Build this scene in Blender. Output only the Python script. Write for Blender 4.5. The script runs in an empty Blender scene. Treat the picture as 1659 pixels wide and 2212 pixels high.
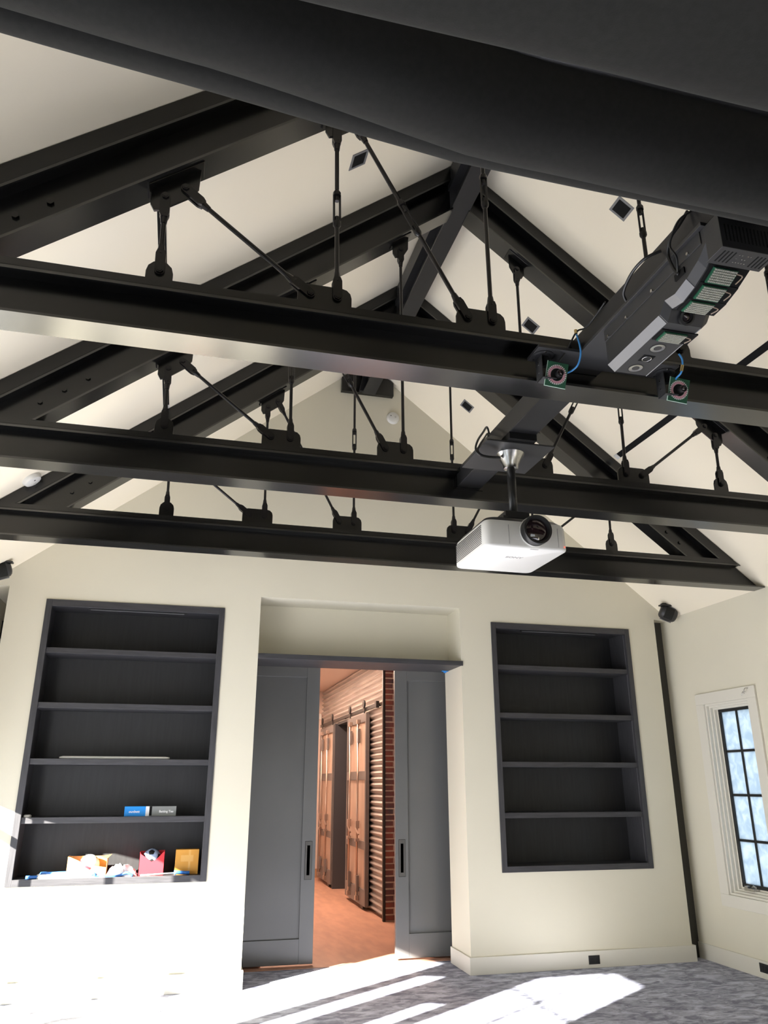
import bpy, math, random
from mathutils import Vector, Matrix, Euler
random.seed(7)
scene = bpy.context.scene
COL = scene.collection
R = math.radians

# ------------------------------------------------------------------ camera
cam_d = bpy.data.cameras.new('camera'); cam = bpy.data.objects.new('camera', cam_d); COL.objects.link(cam)
cam.location = (0, 0, 1.6)
cam.rotation_euler = (R(90 + 19.437), 0, R(-14.377))
cam_d.sensor_fit = 'AUTO'; cam_d.sensor_width = 36.0
cam_d.lens = 1659.5 / 2212 * 36.0
cam_d.clip_start = 0.05; cam_d.clip_end = 200
scene.camera = cam

# ------------------------------------------------------------------ light
scene.view_settings.view_transform = 'Standard'
scene.view_settings.look = 'None'
scene.view_settings.gamma = 1.0
scene.view_settings.use_curve_mapping = False
scene.view_settings.exposure = 0.02
SKY_STRENGTH = 1.5
SUN_STRENGTH = 68.0
wd = bpy.data.worlds.new('sky'); scene.world = wd; wd.use_nodes = True
bg = wd.node_tree.nodes['Background']
bg.inputs[0].default_value = (0.80, 0.90, 1.0, 1); bg.inputs[1].default_value = SKY_STRENGTH

def add_sun():
    d = bpy.data.lights.new('sun', 'SUN'); d.energy = SUN_STRENGTH; d.angle = R(0.6); d.color = (1.0, 0.955, 0.86)
    o = bpy.data.objects.new('sun', d); COL.objects.link(o); o.location = (-12, -6, 9)
    o.rotation_euler = Vector((0.815, 0.58, -0.456)).to_track_quat('-Z', 'Y').to_euler()
add_sun()

def area_lamp(name, loc, direction, sx, sy, power, color=(0.85, 0.92, 1.0)):
    d = bpy.data.lights.new(name, 'AREA'); d.shape = 'RECTANGLE'; d.size = sx; d.size_y = sy
    d.energy = power; d.color = color
    o = bpy.data.objects.new(name, d); COL.objects.link(o); o.location = loc
    o.rotation_euler = Vector(direction).to_track_quat('-Z', 'Z').to_euler()
# daylight at the left wall windows, and a fill light added behind the camera
area_lamp('daylight_left_windows', (-1.72, 4.6, 1.1), (1, 0, 0.05), 4.4, 1.9, 170, (0.97, 0.97, 1.0))
area_lamp('front_fill', (1.7, -3.9, 1.3), (0, 1, 0.0), 2.6, 1.2, 14, (1.0, 0.97, 0.92))

# ------------------------------------------------------------------ materials
def srgb(c):
    return tuple((x / 12.92 if x <= .04045 else ((x + .055) / 1.055) ** 2.4) for x in c)
def hexc(r, g, b): return srgb((r / 255, g / 255, b / 255))
MATS = {}
def mat(name, col, rough=0.6, metal=0.0, noise=0.0, nscale=8.0, stretch=(1, 1, 1), bump=0.0, bscale=None, col2=None, spec=0.5, emit=None, estr=0.0, sheen=0.0, coat=0.0):
    m = bpy.data.materials.new(name); m.use_nodes = True; nt = m.node_tree; N = nt.nodes; L = nt.links
    b = N['Principled BSDF']
    b.inputs['Base Color'].default_value = (*col, 1); b.inputs['Roughness'].default_value = rough
    b.inputs['Metallic'].default_value = metal; b.inputs['Specular IOR Level'].default_value = spec
    if sheen: b.inputs['Sheen Weight'].default_value = sheen
    if coat: b.inputs['Coat Weight'].default_value = coat
    if emit: b.inputs['Emission Color'].default_value = (*emit, 1); b.inputs['Emission Strength'].default_value = estr
    if noise or bump:
        tc = N.new('ShaderNodeTexCoord'); mp = N.new('ShaderNodeMapping'); mp.inputs['Scale'].default_value = stretch
        L.new(tc.outputs['Object'], mp.inputs[0])
        nz = N.new('ShaderNodeTexNoise'); nz.inputs['Scale'].default_value = nscale; nz.inputs['Detail'].default_value = 6
        L.new(mp.outputs[0], nz.inputs['Vector'])
        if noise:
            cr = N.new('ShaderNodeValToRGB'); c2 = col2 or tuple(x * (1 - noise) for x in col)
            cr.color_ramp.elements[0].position = 0.35; cr.color_ramp.elements[1].position = 0.68
            cr.color_ramp.elements[0].color = (*c2, 1); cr.color_ramp.elements[1].color = (*col, 1)
            L.new(nz.outputs['Fac'], cr.inputs[0]); L.new(cr.outputs[0], b.inputs['Base Color'])
        if bump:
            n2 = nz
            if bscale:
                n2 = N.new('ShaderNodeTexNoise'); n2.inputs['Scale'].default_value = bscale; n2.inputs['Detail'].default_value = 4
                L.new(mp.outputs[0], n2.inputs['Vector'])
            bp = N.new('ShaderNodeBump'); bp.inputs['Strength'].default_value = bump; bp.inputs['Distance'].default_value = 0.004
            L.new(n2.outputs['Fac'], bp.inputs['Height']); L.new(bp.outputs[0], b.inputs['Normal'])
    MATS[name] = m; return m

WALL = mat('wall_paint', (0.70, 0.66, 0.53), 0.75, noise=0.03, nscale=1.2, bump=0.06, bscale=160)
CEIL = mat('ceiling_paint', (0.87, 0.795, 0.635), 0.85, noise=0.02, nscale=0.8)
TRIM = mat('trim_paint', (0.70, 0.67, 0.58), 0.45)
STEEL = mat('black_painted_steel', (0.0045, 0.0045, 0.0045), 0.24, noise=0.25, nscale=3, bump=0.02, bscale=40, spec=0.55)
FLANGE = mat('brightened_flange_steel', (0.012, 0.012, 0.012), 0.20, noise=0.2, nscale=4, stretch=(1, 10, 10), bump=0.03, bscale=30, spec=1.0)  # gloss and tone raised over the webs to brighten underside reflections
STEELG = mat('grey_black_painted_steel', (0.020, 0.020, 0.021), 0.34, noise=0.15, nscale=4, spec=0.35)
ROD = mat('dark_rod_steel', (0.012, 0.011, 0.012), 0.25, 0.3)
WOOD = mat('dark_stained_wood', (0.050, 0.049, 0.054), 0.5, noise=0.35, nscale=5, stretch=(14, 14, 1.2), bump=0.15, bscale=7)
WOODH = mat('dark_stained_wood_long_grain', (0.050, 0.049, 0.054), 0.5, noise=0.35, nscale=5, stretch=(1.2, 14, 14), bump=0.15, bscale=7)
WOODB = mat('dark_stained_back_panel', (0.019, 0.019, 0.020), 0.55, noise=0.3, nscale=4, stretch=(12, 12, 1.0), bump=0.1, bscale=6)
PULLM = mat('bronze_grey_pull', (0.075, 0.072, 0.066), 0.35)
DOORP = mat('grey_door_paint', (0.118, 0.119, 0.119), 0.26, noise=0.05, nscale=2)
FABRIC = mat('black_fabric', (0.019, 0.019, 0.017), 0.8, noise=0.2, nscale=60, bump=0.1, bscale=300, sheen=0.06, spec=0.15)
BLACKP = mat('black_plastic', (0.012, 0.012, 0.012), 0.4)
MATTEB = mat('matte_black', (0.006, 0.006, 0.006), 0.8, spec=0.2)
GREYP = mat('charcoal_sheet_metal', (0.028, 0.028, 0.029), 0.42, noise=0.1, nscale=8)
EDGEP = mat('grey_plastic_edge', (0.16, 0.16, 0.165), 0.4)
WHITEP = mat('white_plastic', (0.68, 0.67, 0.63), 0.35)
GREYW = mat('pale_grey_plastic', (0.55, 0.54, 0.50), 0.4)
CHROME = mat('brushed_chrome', (0.60, 0.59, 0.57), 0.25, 1.0, noise=0.2, nscale=6, stretch=(20, 20, 1))
SILVER = mat('silver_reflector', (0.8, 0.8, 0.8), 0.2, 1.0)
PCB = mat('green_circuit_board', (0.015, 0.10, 0.05), 0.4)
LEDW = mat('led_chips', (0.30, 0.30, 0.25), 0.4)
LEDP = mat('pink_led_chips', (0.75, 0.38, 0.46), 0.4)
LEDC = mat('clear_led_lens', (0.75, 0.74, 0.72), 0.2)
LENS = mat('lens_glass', (0.015, 0.006, 0.008), 0.05, coat=1.0)
BLUEC = mat('blue_cable_jacket', (0.05, 0.26, 0.60), 0.4)
BRASS = mat('brass_connector', (0.75, 0.58, 0.28), 0.3, 1.0)
WIREM = mat('dull_lead_wire', (0.30, 0.22, 0.16), 0.5)
CABLE = mat('black_cable_jacket', (0.012, 0.012, 0.012), 0.35)
REDL = mat('red_status_light', (0.8, 0.05, 0.03), 0.4, emit=(1, 0.1, 0.05), estr=2.0)
BLUETAPE = mat('blue_painter_tape', (0.03, 0.25, 0.65), 0.6)
CARD = mat('brown_cardboard', (0.50, 0.27, 0.08), 0.7, noise=0.12, nscale=12)
ORANGEB = mat('orange_carton', (0.62, 0.29, 0.035), 0.6, noise=0.1, nscale=10)
TAPE = mat('clear_packing_tape', (0.66, 0.36, 0.09), 0.25)
REDB = mat('red_carton', (0.70, 0.02, 0.03), 0.5)
BLUEBOX = mat('blue_carton', (0.0, 0.27, 0.78), 0.4)
GREYBOX = mat('grey_carton', (0.22, 0.23, 0.22), 0.45)
WHITEBOX = mat('white_carton', (0.8, 0.8, 0.8), 0.5)
TEXTW = mat('white_print', (0.85, 0.85, 0.85), 0.5)
TEXTG = mat('grey_print', (0.30, 0.29, 0.28), 0.5)
PAPER = mat('crumpled_paper', (0.80, 0.79, 0.77), 0.7)
BLUEP = mat('blue_plastic', (0.05, 0.20, 0.62), 0.45)
BALLB = mat('pale_blue_ball_panel', (0.36, 0.45, 0.62), 0.45)
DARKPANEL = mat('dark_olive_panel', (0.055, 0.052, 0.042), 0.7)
BRICKM = mat('mortar', (0.62, 0.50, 0.38), 0.9, noise=0.2, nscale=30)
GALV = mat('galvanized_corrugated_metal', (0.50, 0.45, 0.41), 0.38, 0.45, noise=0.25, nscale=3, stretch=(1, 0.4, 3))
CONT = mat('grey_container_paint', (0.17, 0.15, 0.14), 0.45, 0.2, noise=0.15, nscale=5)
CONTP = mat('tan_container_panel', (0.58, 0.43, 0.33), 0.35, 0.35, noise=0.15, nscale=2, stretch=(1, 6, 1))
RODM = mat('worn_lock_rod_steel', (0.48, 0.38, 0.32), 0.3, 0.8)
DARKC = mat('dark_grey_jamb', (0.05, 0.05, 0.055), 0.5)
HALLW = mat('hall_wall_paint', (0.62, 0.50, 0.42), 0.8)
HALLT = mat('hall_wood_trim', (0.42, 0.24, 0.13), 0.6, noise=0.2, nscale=4, stretch=(10, 10, 1))

def brick_mat():
    m = mat('red_brick', (0.22, 0.06, 0.035), 0.85, noise=0.75, nscale=3.2, col2=(0.06, 0.04, 0.045), bump=0.4, bscale=60)
    return m
BRICK = brick_mat()

def floor_mat():
    m = bpy.data.materials.new('mottled_grey_floor'); m.use_nodes = True; nt = m.node_tree; N = nt.nodes; L = nt.links
    b = N['Principled BSDF']; b.inputs['Roughness'].default_value = 0.8; b.inputs['Specular IOR Level'].default_value = 0.25
    tc = N.new('ShaderNodeTexCoord'); mp = N.new('ShaderNodeMapping'); mp.inputs['Scale'].default_value = (1, 1.9, 1); mp.inputs['Rotation'].default_value = (0, 0, R(35))
    L.new(tc.outputs['Object'], mp.inputs[0])
    n1 = N.new('ShaderNodeTexNoise'); n1.inputs['Scale'].default_value = 6.5; n1.inputs['Detail'].default_value = 8; n1.inputs['Roughness'].default_value = 0.68; n1.inputs['Distortion'].default_value = 0.8
    n2 = N.new('ShaderNodeTexNoise'); n2.inputs['Scale'].default_value = 2.2; n2.inputs['Detail'].default_value = 3
    for n in (n1, n2): L.new(mp.outputs[0], n.inputs['Vector'])
    cr = N.new('ShaderNodeValToRGB'); e = cr.color_ramp.elements
    e[0].position = 0.40; e[0].color = (0.22, 0.23, 0.30, 1); e[1].position = 0.62; e[1].color = (0.60, 0.63, 0.74, 1)
    L.new(n1.outputs['Fac'], cr.inputs[0])
    mx = N.new('ShaderNodeMixRGB'); mx.blend_type = 'MULTIPLY'; mx.inputs[0].default_value = 0.5
    cr2 = N.new('ShaderNodeValToRGB'); cr2.color_ramp.elements[0].position = 0.35; cr2.color_ramp.elements[0].color = (0.72, 0.7, 0.75, 1); cr2.color_ramp.elements[1].position = 0.65
    L.new(n2.outputs['Fac'], cr2.inputs[0]); L.new(cr.outputs[0], mx.inputs[1]); L.new(cr2.outputs[0], mx.inputs[2]); L.new(mx.outputs[0], b.inputs['Base Color'])
    return m
FLOOR = floor_mat()
HALLF = mat('hall_wood_floor', (0.56, 0.30, 0.20), 0.5, noise=0.22, nscale=3, stretch=(3, 0.8, 1), bump=0.05, bscale=12)

def frosted_mat():
    m = bpy.data.materials.new('filmed_window_glass'); m.use_nodes = True; nt = m.node_tree; N = nt.nodes; L = nt.links
    for n in list(N):
        if n.type == 'BSDF_PRINCIPLED': N.remove(n)
    out = [n for n in N if n.type == 'OUTPUT_MATERIAL'][0]
    tc = N.new('ShaderNodeTexCoord'); n1 = N.new('ShaderNodeTexNoise'); n1.inputs['Scale'].default_value = 13; n1.inputs['Detail'].default_value = 5; n1.inputs['Distortion'].default_value = 0.7
    L.new(tc.outputs['Object'], n1.inputs['Vector'])
    cr = N.new('ShaderNodeValToRGB'); e = cr.color_ramp.elements
    e[0].position = 0.36; e[0].color = (0.70, 0.77, 0.82, 1); e[1].position = 0.66; e[1].color = (0.90, 0.94, 0.96, 1)
    L.new(n1.outputs['Fac'], cr.inputs[0])
    t = N.new('ShaderNodeBsdfTranslucent'); L.new(cr.outputs[0], t.inputs['Color'])
    g = N.new('ShaderNodeBsdfGlossy'); g.inputs['Roughness'].default_value = 0.2
    mx = N.new('ShaderNodeMixShader'); mx.inputs[0].default_value = 0.04
    L.new(t.outputs[0], mx.inputs[1]); L.new(g.outputs[0], mx.inputs[2]); L.new(mx.outputs[0], out.inputs['Surface'])
    return m
FROST = frosted_mat()

# ------------------------------------------------------------------ mesh helpers
def rootloc(o):
    while o.parent: o = o.parent
    return o.location.copy()

class MB:
    def __init__(s): s.v = []; s.f = []; s.m = []; s.mi = 0
    def add(s, vs, fs, M=None):
        b = len(s.v)
        for p in vs:
            p = Vector(p)
            if M is not None: p = M @ p
            s.v.append(tuple(p))
        for f in fs: s.f.append([i + b for i in f]); s.m.append(s.mi)
        return s
    def box(s, x0, y0, z0, x1, y1, z1, M=None):
        v = [(x0, y0, z0), (x1, y0, z0), (x1, y1, z0), (x0, y1, z0), (x0, y0, z1), (x1, y0, z1), (x1, y1, z1), (x0, y1, z1)]
        return s.add(v, [(0, 3, 2, 1), (4, 5, 6, 7), (0, 1, 5, 4), (1, 2, 6, 5), (2, 3, 7, 6), (3, 0, 4, 7)], M)
    def prism(s, poly, a, b, axis='y', M=None):
        # poly: 2D points; axis y -> (x,z), x -> (y,z), z -> (x,y)
        def P(p, t): return {'y': (p[0], t, p[1]), 'x': (t, p[0], p[1]), 'z': (p[0], p[1], t)}[axis]
        n = len(poly); v = [P(p, a) for p in poly] + [P(p, b) for p in poly]
        ar = sum(poly[i][0] * poly[(i + 1) % n][1] - poly[(i + 1) % n][0] * poly[i][1] for i in range(n))
        flip = (ar > 0) ^ (axis == 'y')
        f = [list(range(n)), list(range(2 * n - 1, n - 1, -1))] + [[i, i + n, (i + 1) % n + n, (i + 1) % n] for i in range(n)]
        if flip: f = [list(reversed(q)) for q in f]
        if b < a: f = [list(reversed(q)) for q in f]
        return s.add(v, f, M)
    def tube(s, pts, r, n=8, caps=True):
        pts = [Vector(p) for p in pts]; rs = r if isinstance(r, (list, tuple)) else [r] * len(pts)
        vs = []; up = None
        for i, p in enumerate(pts):
            t = (pts[min(i + 1, len(pts) - 1)] - pts[max(i - 1, 0)]).normalized()
            if up is None: up = t.orthogonal().normalized()
            else:
                up = (up - t * up.dot(t))
                up = up.normalized() if up.length > 1e-6 else t.orthogonal().normalized()
            w = t.cross(up)
            for k in range(n):
                a = 2 * math.pi * k / n; vs.append(p + (up * math.cos(a) + w * math.sin(a)) * rs[i])
        fs = []
        for i in range(len(pts) - 1):
            for k in range(n):
                k2 = (k + 1) % n; fs.append((i * n + k, i * n + k2, (i + 1) * n + k2, (i + 1) * n + k))
        if caps: fs.append(tuple(reversed(range(n)))); fs.append(tuple(range((len(pts) - 1) * n, len(pts) * n)))
        return s.add(vs, fs)
    def lathe(s, prof, n=24, M=None, caps=True):
        # prof: (r, z) from bottom to top around z
        vs = []; fs = []
        for r, z in prof:
            for k in range(n):
                a = 2 * math.pi * k / n; vs.append((r * math.cos(a), r * math.sin(a), z))
        for i in range(len(prof) - 1):
            for k in range(n):
                k2 = (k + 1) % n; fs.append((i * n + k, i * n + k2, (i + 1) * n + k2, (i + 1) * n + k))
        if caps: fs.append(tuple(reversed(range(n)))); fs.append(tuple(range((len(prof) - 1) * n, len(prof) * n)))
        return s.add(vs, fs, M)
    def grid(s, rows):
        nr, nc = len(rows), len(rows[0]); vs = [p for r in rows for p in r]
        fs = [(i * nc + j, i * nc + j + 1, (i + 1) * nc + j + 1, (i + 1) * nc + j) for i in range(nr - 1) for j in range(nc - 1)]
        return s.add(vs, fs)
    def build(s, name, mats, parent=None, org=None, smooth=False, bevel=0.0, kind=None, seg=2):
        if not isinstance(mats, (list, tuple)): mats = [mats]
        if parent is not None: o0 = rootloc(parent)
        elif org is not None: o0 = Vector(org)
        else:
            xs, ys, zs = zip(*s.v); o0 = Vector(((min(xs) + max(xs)) / 2, (min(ys) + max(ys)) / 2, min(zs)))
        me = bpy.data.meshes.new(name); me.from_pydata([tuple(Vector(p) - o0) for p in s.v], [], s.f)
        for m in mats: me.materials.append(m)
        for p, i in zip(me.polygons, s.m): p.material_index = i; p.use_smooth = smooth
        me.update()
        o = bpy.data.objects.new(name, me); COL.objects.link(o)
        if parent is not None: o.parent = parent
        else: o.location = o0
        if bevel:
            b = o.modifiers.new('bevel', 'BEVEL'); b.width = bevel; b.segments = seg; b.limit_method = 'ANGLE'; b.angle_limit = R(40)
        if kind: o['kind'] = kind
        return o

def smooth_by_angle(o, deg=35):
    me = o.data
    for p in me.polygons: p.use_smooth = True
    try: me.set_sharp_from_angle(angle=R(deg))
    except Exception: pass
    return o

def tag(o, label, cat=None, group=None, kind=None):
    o['label'] = label
    if cat: o['category'] = cat
    if group: o['group'] = group
    if kind: o['kind'] = kind
    return o
def thing(name, label, cat, loc, group=None, kind=None):
    o = bpy.data.objects.new(name, None); COL.objects.link(o); o.location = loc; o.empty_display_size = 0.1
    return tag(o, label, cat, group, kind)
def struct(o, label, cat): return tag(o, label, cat, kind='structure')
def copy_tree(o, parent=None):
    c = o.copy(); COL.objects.link(c)
    if parent is not None: c.parent = parent
    for ch in list(o.children): copy_tree(ch, c)
    return c
def text_obj(name, body, size, m, M, parent, extrude=0.0004, shear=0.0, bold=0.0):
    cu = bpy.data.curves.new(name, 'FONT'); cu.body = body; cu.size = size; cu.extrude = extrude; cu.align_x = 'CENTER'; cu.align_y = 'CENTER'; cu.shear = shear; cu.offset = bold
    tmp = bpy.data.objects.new(name + '_tmp', cu); COL.objects.link(tmp)
    bpy.context.view_layer.update()
    me = bpy.data.meshes.new_from_object(tmp.evaluated_get(bpy.context.evaluated_depsgraph_get()))
    bpy.data.objects.remove(tmp)
    o0 = rootloc(parent)
    for v in me.vertices: v.co = (M @ v.co) - o0
    me.materials.clear(); me.materials.append(m); me.name = name
    o = bpy.data.objects.new(name, me); COL.objects.link(o); o.parent = parent
    return o
def bez(pts, n=6):
    # Catmull-Rom through points
    P = [Vector(p) for p in pts]; out = []
    for i in range(len(P) - 1):
        p0 = P[max(i - 1, 0)]; p1 = P[i]; p2 = P[i + 1]; p3 = P[min(i + 2, len(P) - 1)]
        for k in range(n):
            t = k / n
            out.append(0.5 * ((2 * p1) + (-p0 + p2) * t + (2 * p0 - 5 * p1 + 4 * p2 - p3) * t * t + (-p0 + 3 * p1 - 3 * p2 + p3) * t ** 3))
    out.append(P[-1]); return out
def frame_from(origin, z, x=None):
    z = Vector(z).normalized(); x = Vector(x) if x is not None else z.orthogonal(); x = (x - z * x.dot(z)).normalized(); y = z.cross(x)
    return Matrix(((x.x, y.x, z.x, origin[0]), (x.y, y.y, z.y, origin[1]), (x.z, y.z, z.z, origin[2]), (0, 0, 0, 1)))

# ------------------------------------------------------------------ room dimensions
CX = 1.68                # ridge
SL = 0.79; APEX = 6.0
XL, XR = -1.77, 5.10
YF, YB = -4.0, 7.32      # front wall, face of the bookcase wall
YN = 7.83                # back of that wall
EAVE = 3.285
def roof_z(x): return APEX - SL * abs(x - CX)

# ------------------------------------------------------------------ structure
struct(MB().box(XL - .15, YF - .15, -.12, XR + .15, 8.03, 0).build('floor', FLOOR), 'mottled grey floor of the main room', 'floor')
# ceiling: two slopes
c = MB()
t = 0.12
c.prism([(XL - .05, roof_z(XL - .05)), (CX, APEX), (CX, APEX + t), (XL - .05, roof_z(XL - .05) + t)], YF - .15, YN + .1, 'y')
c.prism([(CX, APEX), (XR + .3, roof_z(XR + .3)), (XR + .3, roof_z(XR + .3) + t), (CX, APEX + t)], YF - .15, YN + .1, 'y')
struct(c.build('ceiling', CEIL), 'pale sloped ceiling meeting at a high ridge', 'ceiling')

# back wall with bookcase holes, doorway niche and end slots
BC = [(-1.255, 0.322), (3.008, 4.592)]; BZ0, BZ1 = 0.815, 3.163
NX0, NX1, NZ = 0.655, 2.675, 3.292
SX0, SX1 = -1.58, 4.92
w = MB()
for (xa, xb), (h0, h1) in (((SX0, NX0), BC[0]), ((NX1, SX1), BC[1])):
    w.box(xa, YB, 0, xb, YN, BZ0)
    w.box(xa, YB, BZ0, h0, YN, BZ1); w.box(h1, YB, BZ0, xb, YN, BZ1)
    w.box(h0, YN - .04, BZ0, h1, YN, BZ1)
zt = EAVE
g = [(XL, 3.262), (SX0, 3.265), (SX0, BZ1), (NX0, BZ1), (NX0, NZ), (NX1, NZ), (NX1, BZ1), (SX1, BZ1), (SX1, zt), (XR, zt), (XR, roof_z(XR)), (CX, APEX), (XL, roof_z(XL))]
w.prism(g, YB, YN, 'y')
w.box(NX0 - .0, 7.70, 2.745, NX1 + .0, 7.83, NZ)            # upper back of the niche
w.box(NX0 - .2, YN, 2.78, NX1 + .4, 8.02, 3.3)
struct(w.build('wall_back', WALL), 'greige gable wall with two bookcases and a doorway niche', 'wall')
# wall behind the gable wall around the door pocket (hall side)
w = MB()
w.box(NX1 - .12, 8.14, 0, NX1 + 2.0, 8.24, 3.3); w.box(NX0 - 1.2, 8.14, 0, NX0 + .25, 8.24, 3.3); w.box(NX0 + .25, 8.14, 2.83, NX1 - .12, 8.24, 3.3)
struct(w.build('wall_hall_front', HALLW), 'hall side wall around the double doorway', 'wall')
# pocket walls closing the space at the ends of the back wall
w = MB(); w.box(4.70, 7.47, 0, XR + .02, 7.53, EAVE)
struct(w.build('trim_1', DARKPANEL), 'dark panel at the back of the tall slot beside the right wall', 'trim')
w = MB(); w.box(XL - .05, 8.20, 0, NX0 - .9, 8.26, 3.6)
w.box(XL - .1, YN, 0, XL, 8.2, 3.6); w.box(XL - .1, YN, 3.27, NX0 - .9, 8.26, 3.33)
struct(w.build('wall_recess', WALL), 'shaded wall deep in the slot left of the left bookcase', 'wall')

# right wall with window opening
WY0, WY1, WZ0, WZ1 = 6.24, 6.885, 0.62, 2.345
w = MB()
w.box(XR, YF, 0, XR + .16, WY0, EAVE + .05); w.box(XR, WY1, 0, XR + .16, YN, EAVE + .05)
w.box(XR, WY0, 0, XR + .16, WY1, WZ0); w.box(XR, WY0, WZ1, XR + .16, WY1, EAVE + .05)
struct(w.build('wall_right', WALL), 'greige wall on the right with the narrow window', 'wall')
# left wall: unseen openings shaped to cast the sun patches, first added for bounce
def left_wall():
    m = MB(); x0, x1 = XL - .04, XL; H = EAVE + .05
    opens = [(.2, 1.8, 0.1, 2.4, 2.4), (2.52, 3.030, 0.66, 3.19, 3.19), (3.050, 3.52, 0.66, 3.15, 2.78), (3.67, 3.86, 0.2, 2.2, 2.12), (4.31, 4.55, 0.2, 2.36, 2.24),
             (4.70, 5.53, 0.0, 2.44, 2.26), (5.53, 5.90, 0.0, 1.98, 1.965), (5.99, 6.35, 0.0, 1.965, 1.925), (6.375, 6.80, 0.0, 1.915, 1.735), (6.84, 7.18, 0.0, 1.70, 1.63)]
    y = YF
    for a, b, z0, h0, h1 in opens:
        m.box(x0, y, 0, x1, a, H)
        if z0 > 0: m.box(x0, a, 0, x1, b, z0)
        m.prism([(a, h0), (b, h1), (b, H), (a, H)], x0, x1, 'x')
        y = b
    m.box(x0, y, 0, x1, YN, H)
    m.box(x0, 2.52, 2.58, x0 + .03, 3.52, 2.612)
    m.box(x0, 6.84, 1.43, x0 + .03, 7.22, 1.49)
    return m
struct(left_wall().build('wall_left', WALL), 'greige wall on the left with windows shaped to cast the sun patches', 'wall')
w = MB(); H = 2.1  # unseen front wall; its opening is added and sized for the room light
w.box(XL, YF - .15, 0, .4, YF, EAVE); w.box(3.0, YF - .15, 0, XR, YF, EAVE); w.box(.4, YF - .15, H, 3.0, YF, EAVE); w.box(.4, YF - .15, 0, 3.0, YF, 0.6)
w.prism([(XL, EAVE), (XR, EAVE), (XR, roof_z(XR)), (CX, APEX), (XL, roof_z(XL))], YF - .15, YF, 'y')
struct(w.build('wall_front', WALL), 'gable wall behind the viewer with an opening added for light', 'wall')

# baseboards
BH = 0.14
m = MB(); m.box(NX1 - .018, YB - .018, 0, SX1 + .03, YB, BH); m.box(NX1 - .018, YB, 0, NX1, YN, BH)
m.box(SX1, YB, 0, SX1 + .03, YB + .13, BH)
m.box(SX0 - .02, YB - .018, 0, NX0 + .018, YB, BH); m.box(NX0, YB, 0, NX0 + .018, YN, BH)
struct(m.build('baseboard_back', TRIM, bevel=.003), 'tall flat baseboard along the bookcase wall', 'baseboard')
m = MB(); m.box(XR - .018, YF, 0, XR, 7.46, BH)
struct(m.build('baseboard_right', TRIM, bevel=.003), 'tall flat baseboard along the right wall', 'baseboard')

# right window
win = thing('window_1', 'narrow black muntin window with filmed glass in the right wall', 'window', (XR, 6.56, 0.5), kind='structure')
OY0, OY1, OZ0, OZ1 = 6.125, 7.005, 0.515, 2.452
m = MB()
def ring(m, y0, y1, z0, z1, iy0, iy1, iz0, iz1, xa, xb):
    m.box(xa, y0, z0, xb, y1, iz0); m.box(xa, y0, iz1, xb, y1, z1); m.box(xa, y0, iz0, xb, iy0, iz1); m.box(xa, iy1, iz0, xb, y1, iz1)
ring(m, OY0, OY1, OZ0, OZ1, WY0, WY1, WZ0, WZ1, XR - .022, XR)
m.build('casing', TRIM, win, bevel=.003)
m = MB()
for k, (d, xa) in enumerate(((0.0, 0.0), (.018, .03), (.036, .06), (.055, .09))):
    ring(m, WY0 + d, WY1 - d, WZ0 + d, WZ1 - d, WY0 + d + .02, WY1 - d - .02, WZ0 + d + .02, WZ1 - d - .02, XR + xa - .004, XR + .15)
m.build('jamb', TRIM, win, bevel=.002)
GY0, GY1, GZ0, GZ1 = WY0 + .075, WY1 - .075, WZ0 + .075, WZ1 - .075 + .02
m = MB(); ring(m, GY0 - .004, GY1 + .004, GZ0 - .004, GZ1 + .004, GY0 + .028, GY1 - .028, GZ0 + .028, GZ1 - .028, XR + .085, XR + .125)
sash = m.build('sash', BLACKP, win, bevel=.003)
m = MB()
m.box(XR + .092, (GY0 + GY1) / 2 - .011, GZ0 + .02, XR + .118, (GY0 + GY1) / 2 + .011, GZ1 - .02)
for k in (1, 2, 3):
    z = GZ0 + (GZ1 - GZ0) * k / 4; m.box(XR + .094, GY0 + .02, z - .011, XR + .116, GY1 - .02, z + .011)
m.build('muntin', BLACKP, win, bevel=.002)
m = MB(); m.box(XR + .103, GY0 + .02, GZ0 + .02, XR + .107, GY1 - .02, GZ1 - .02); m.build('pane', FROST, win)
m = MB(); m.box(XR + .02, 6.58, WZ0 + .055, XR + .075, 6.71, WZ0 + .078); m.tube([(XR + .04, 6.63, WZ0 + .08), (XR + .035, 6.60, WZ0 + .10), (XR + .03, 6.56, WZ0 + .09)], .008, 6); m.box(XR + .02, 6.66, WZ0 + .08, XR + .05, 6.70, WZ0 + .095)
m.build('crank_handle', CHROME, win)
hk = MB(); hk.tube(bez([(XR - .022, 6.205, 2.432), (XR - .05, 6.21, 2.43), (XR - .06, 6.22, 2.40), (XR - .055, 6.225, 2.385)]), .004, 6); hk.tube(bez([(XR - .022, 6.245, 2.405), (XR - .045, 6.255, 2.40), (XR - .05, 6.265, 2.37)]), .004, 6)
tag(hk.build('hook', CHROME, smooth=True), 'small bright metal hook screwed to the top of the window casing', 'hook')

# ------------------------------------------------------------------ hall beyond the doors
HX = 2.65
struct(MB().box(-1.0, 8.03, -.12, 5.0, 15.3, -0.002).build('floor_hall', HALLF), 'pinkish wood floor of the hall beyond the doors', 'floor')
struct(MB().box(-1.0, 8.24, 3.28, 5.0, 15.3, 3.4).build('ceiling_hall', HALLW), 'flat ceiling of the hall beyond the doors', 'ceiling')
m = MB(); m.box(-1.0, 15.1, 0, 2.9, 15.25, 3.3); m.box(-1.1, 8.24, 0, -1.0, 15.2, 3.3); m.box(5.0, 8.24, 0, 5.1, 10.5, 3.3)
struct(m.build('wall_hall_end', HALLW), 'plain wall at the far end of the hall', 'wall')
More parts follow.
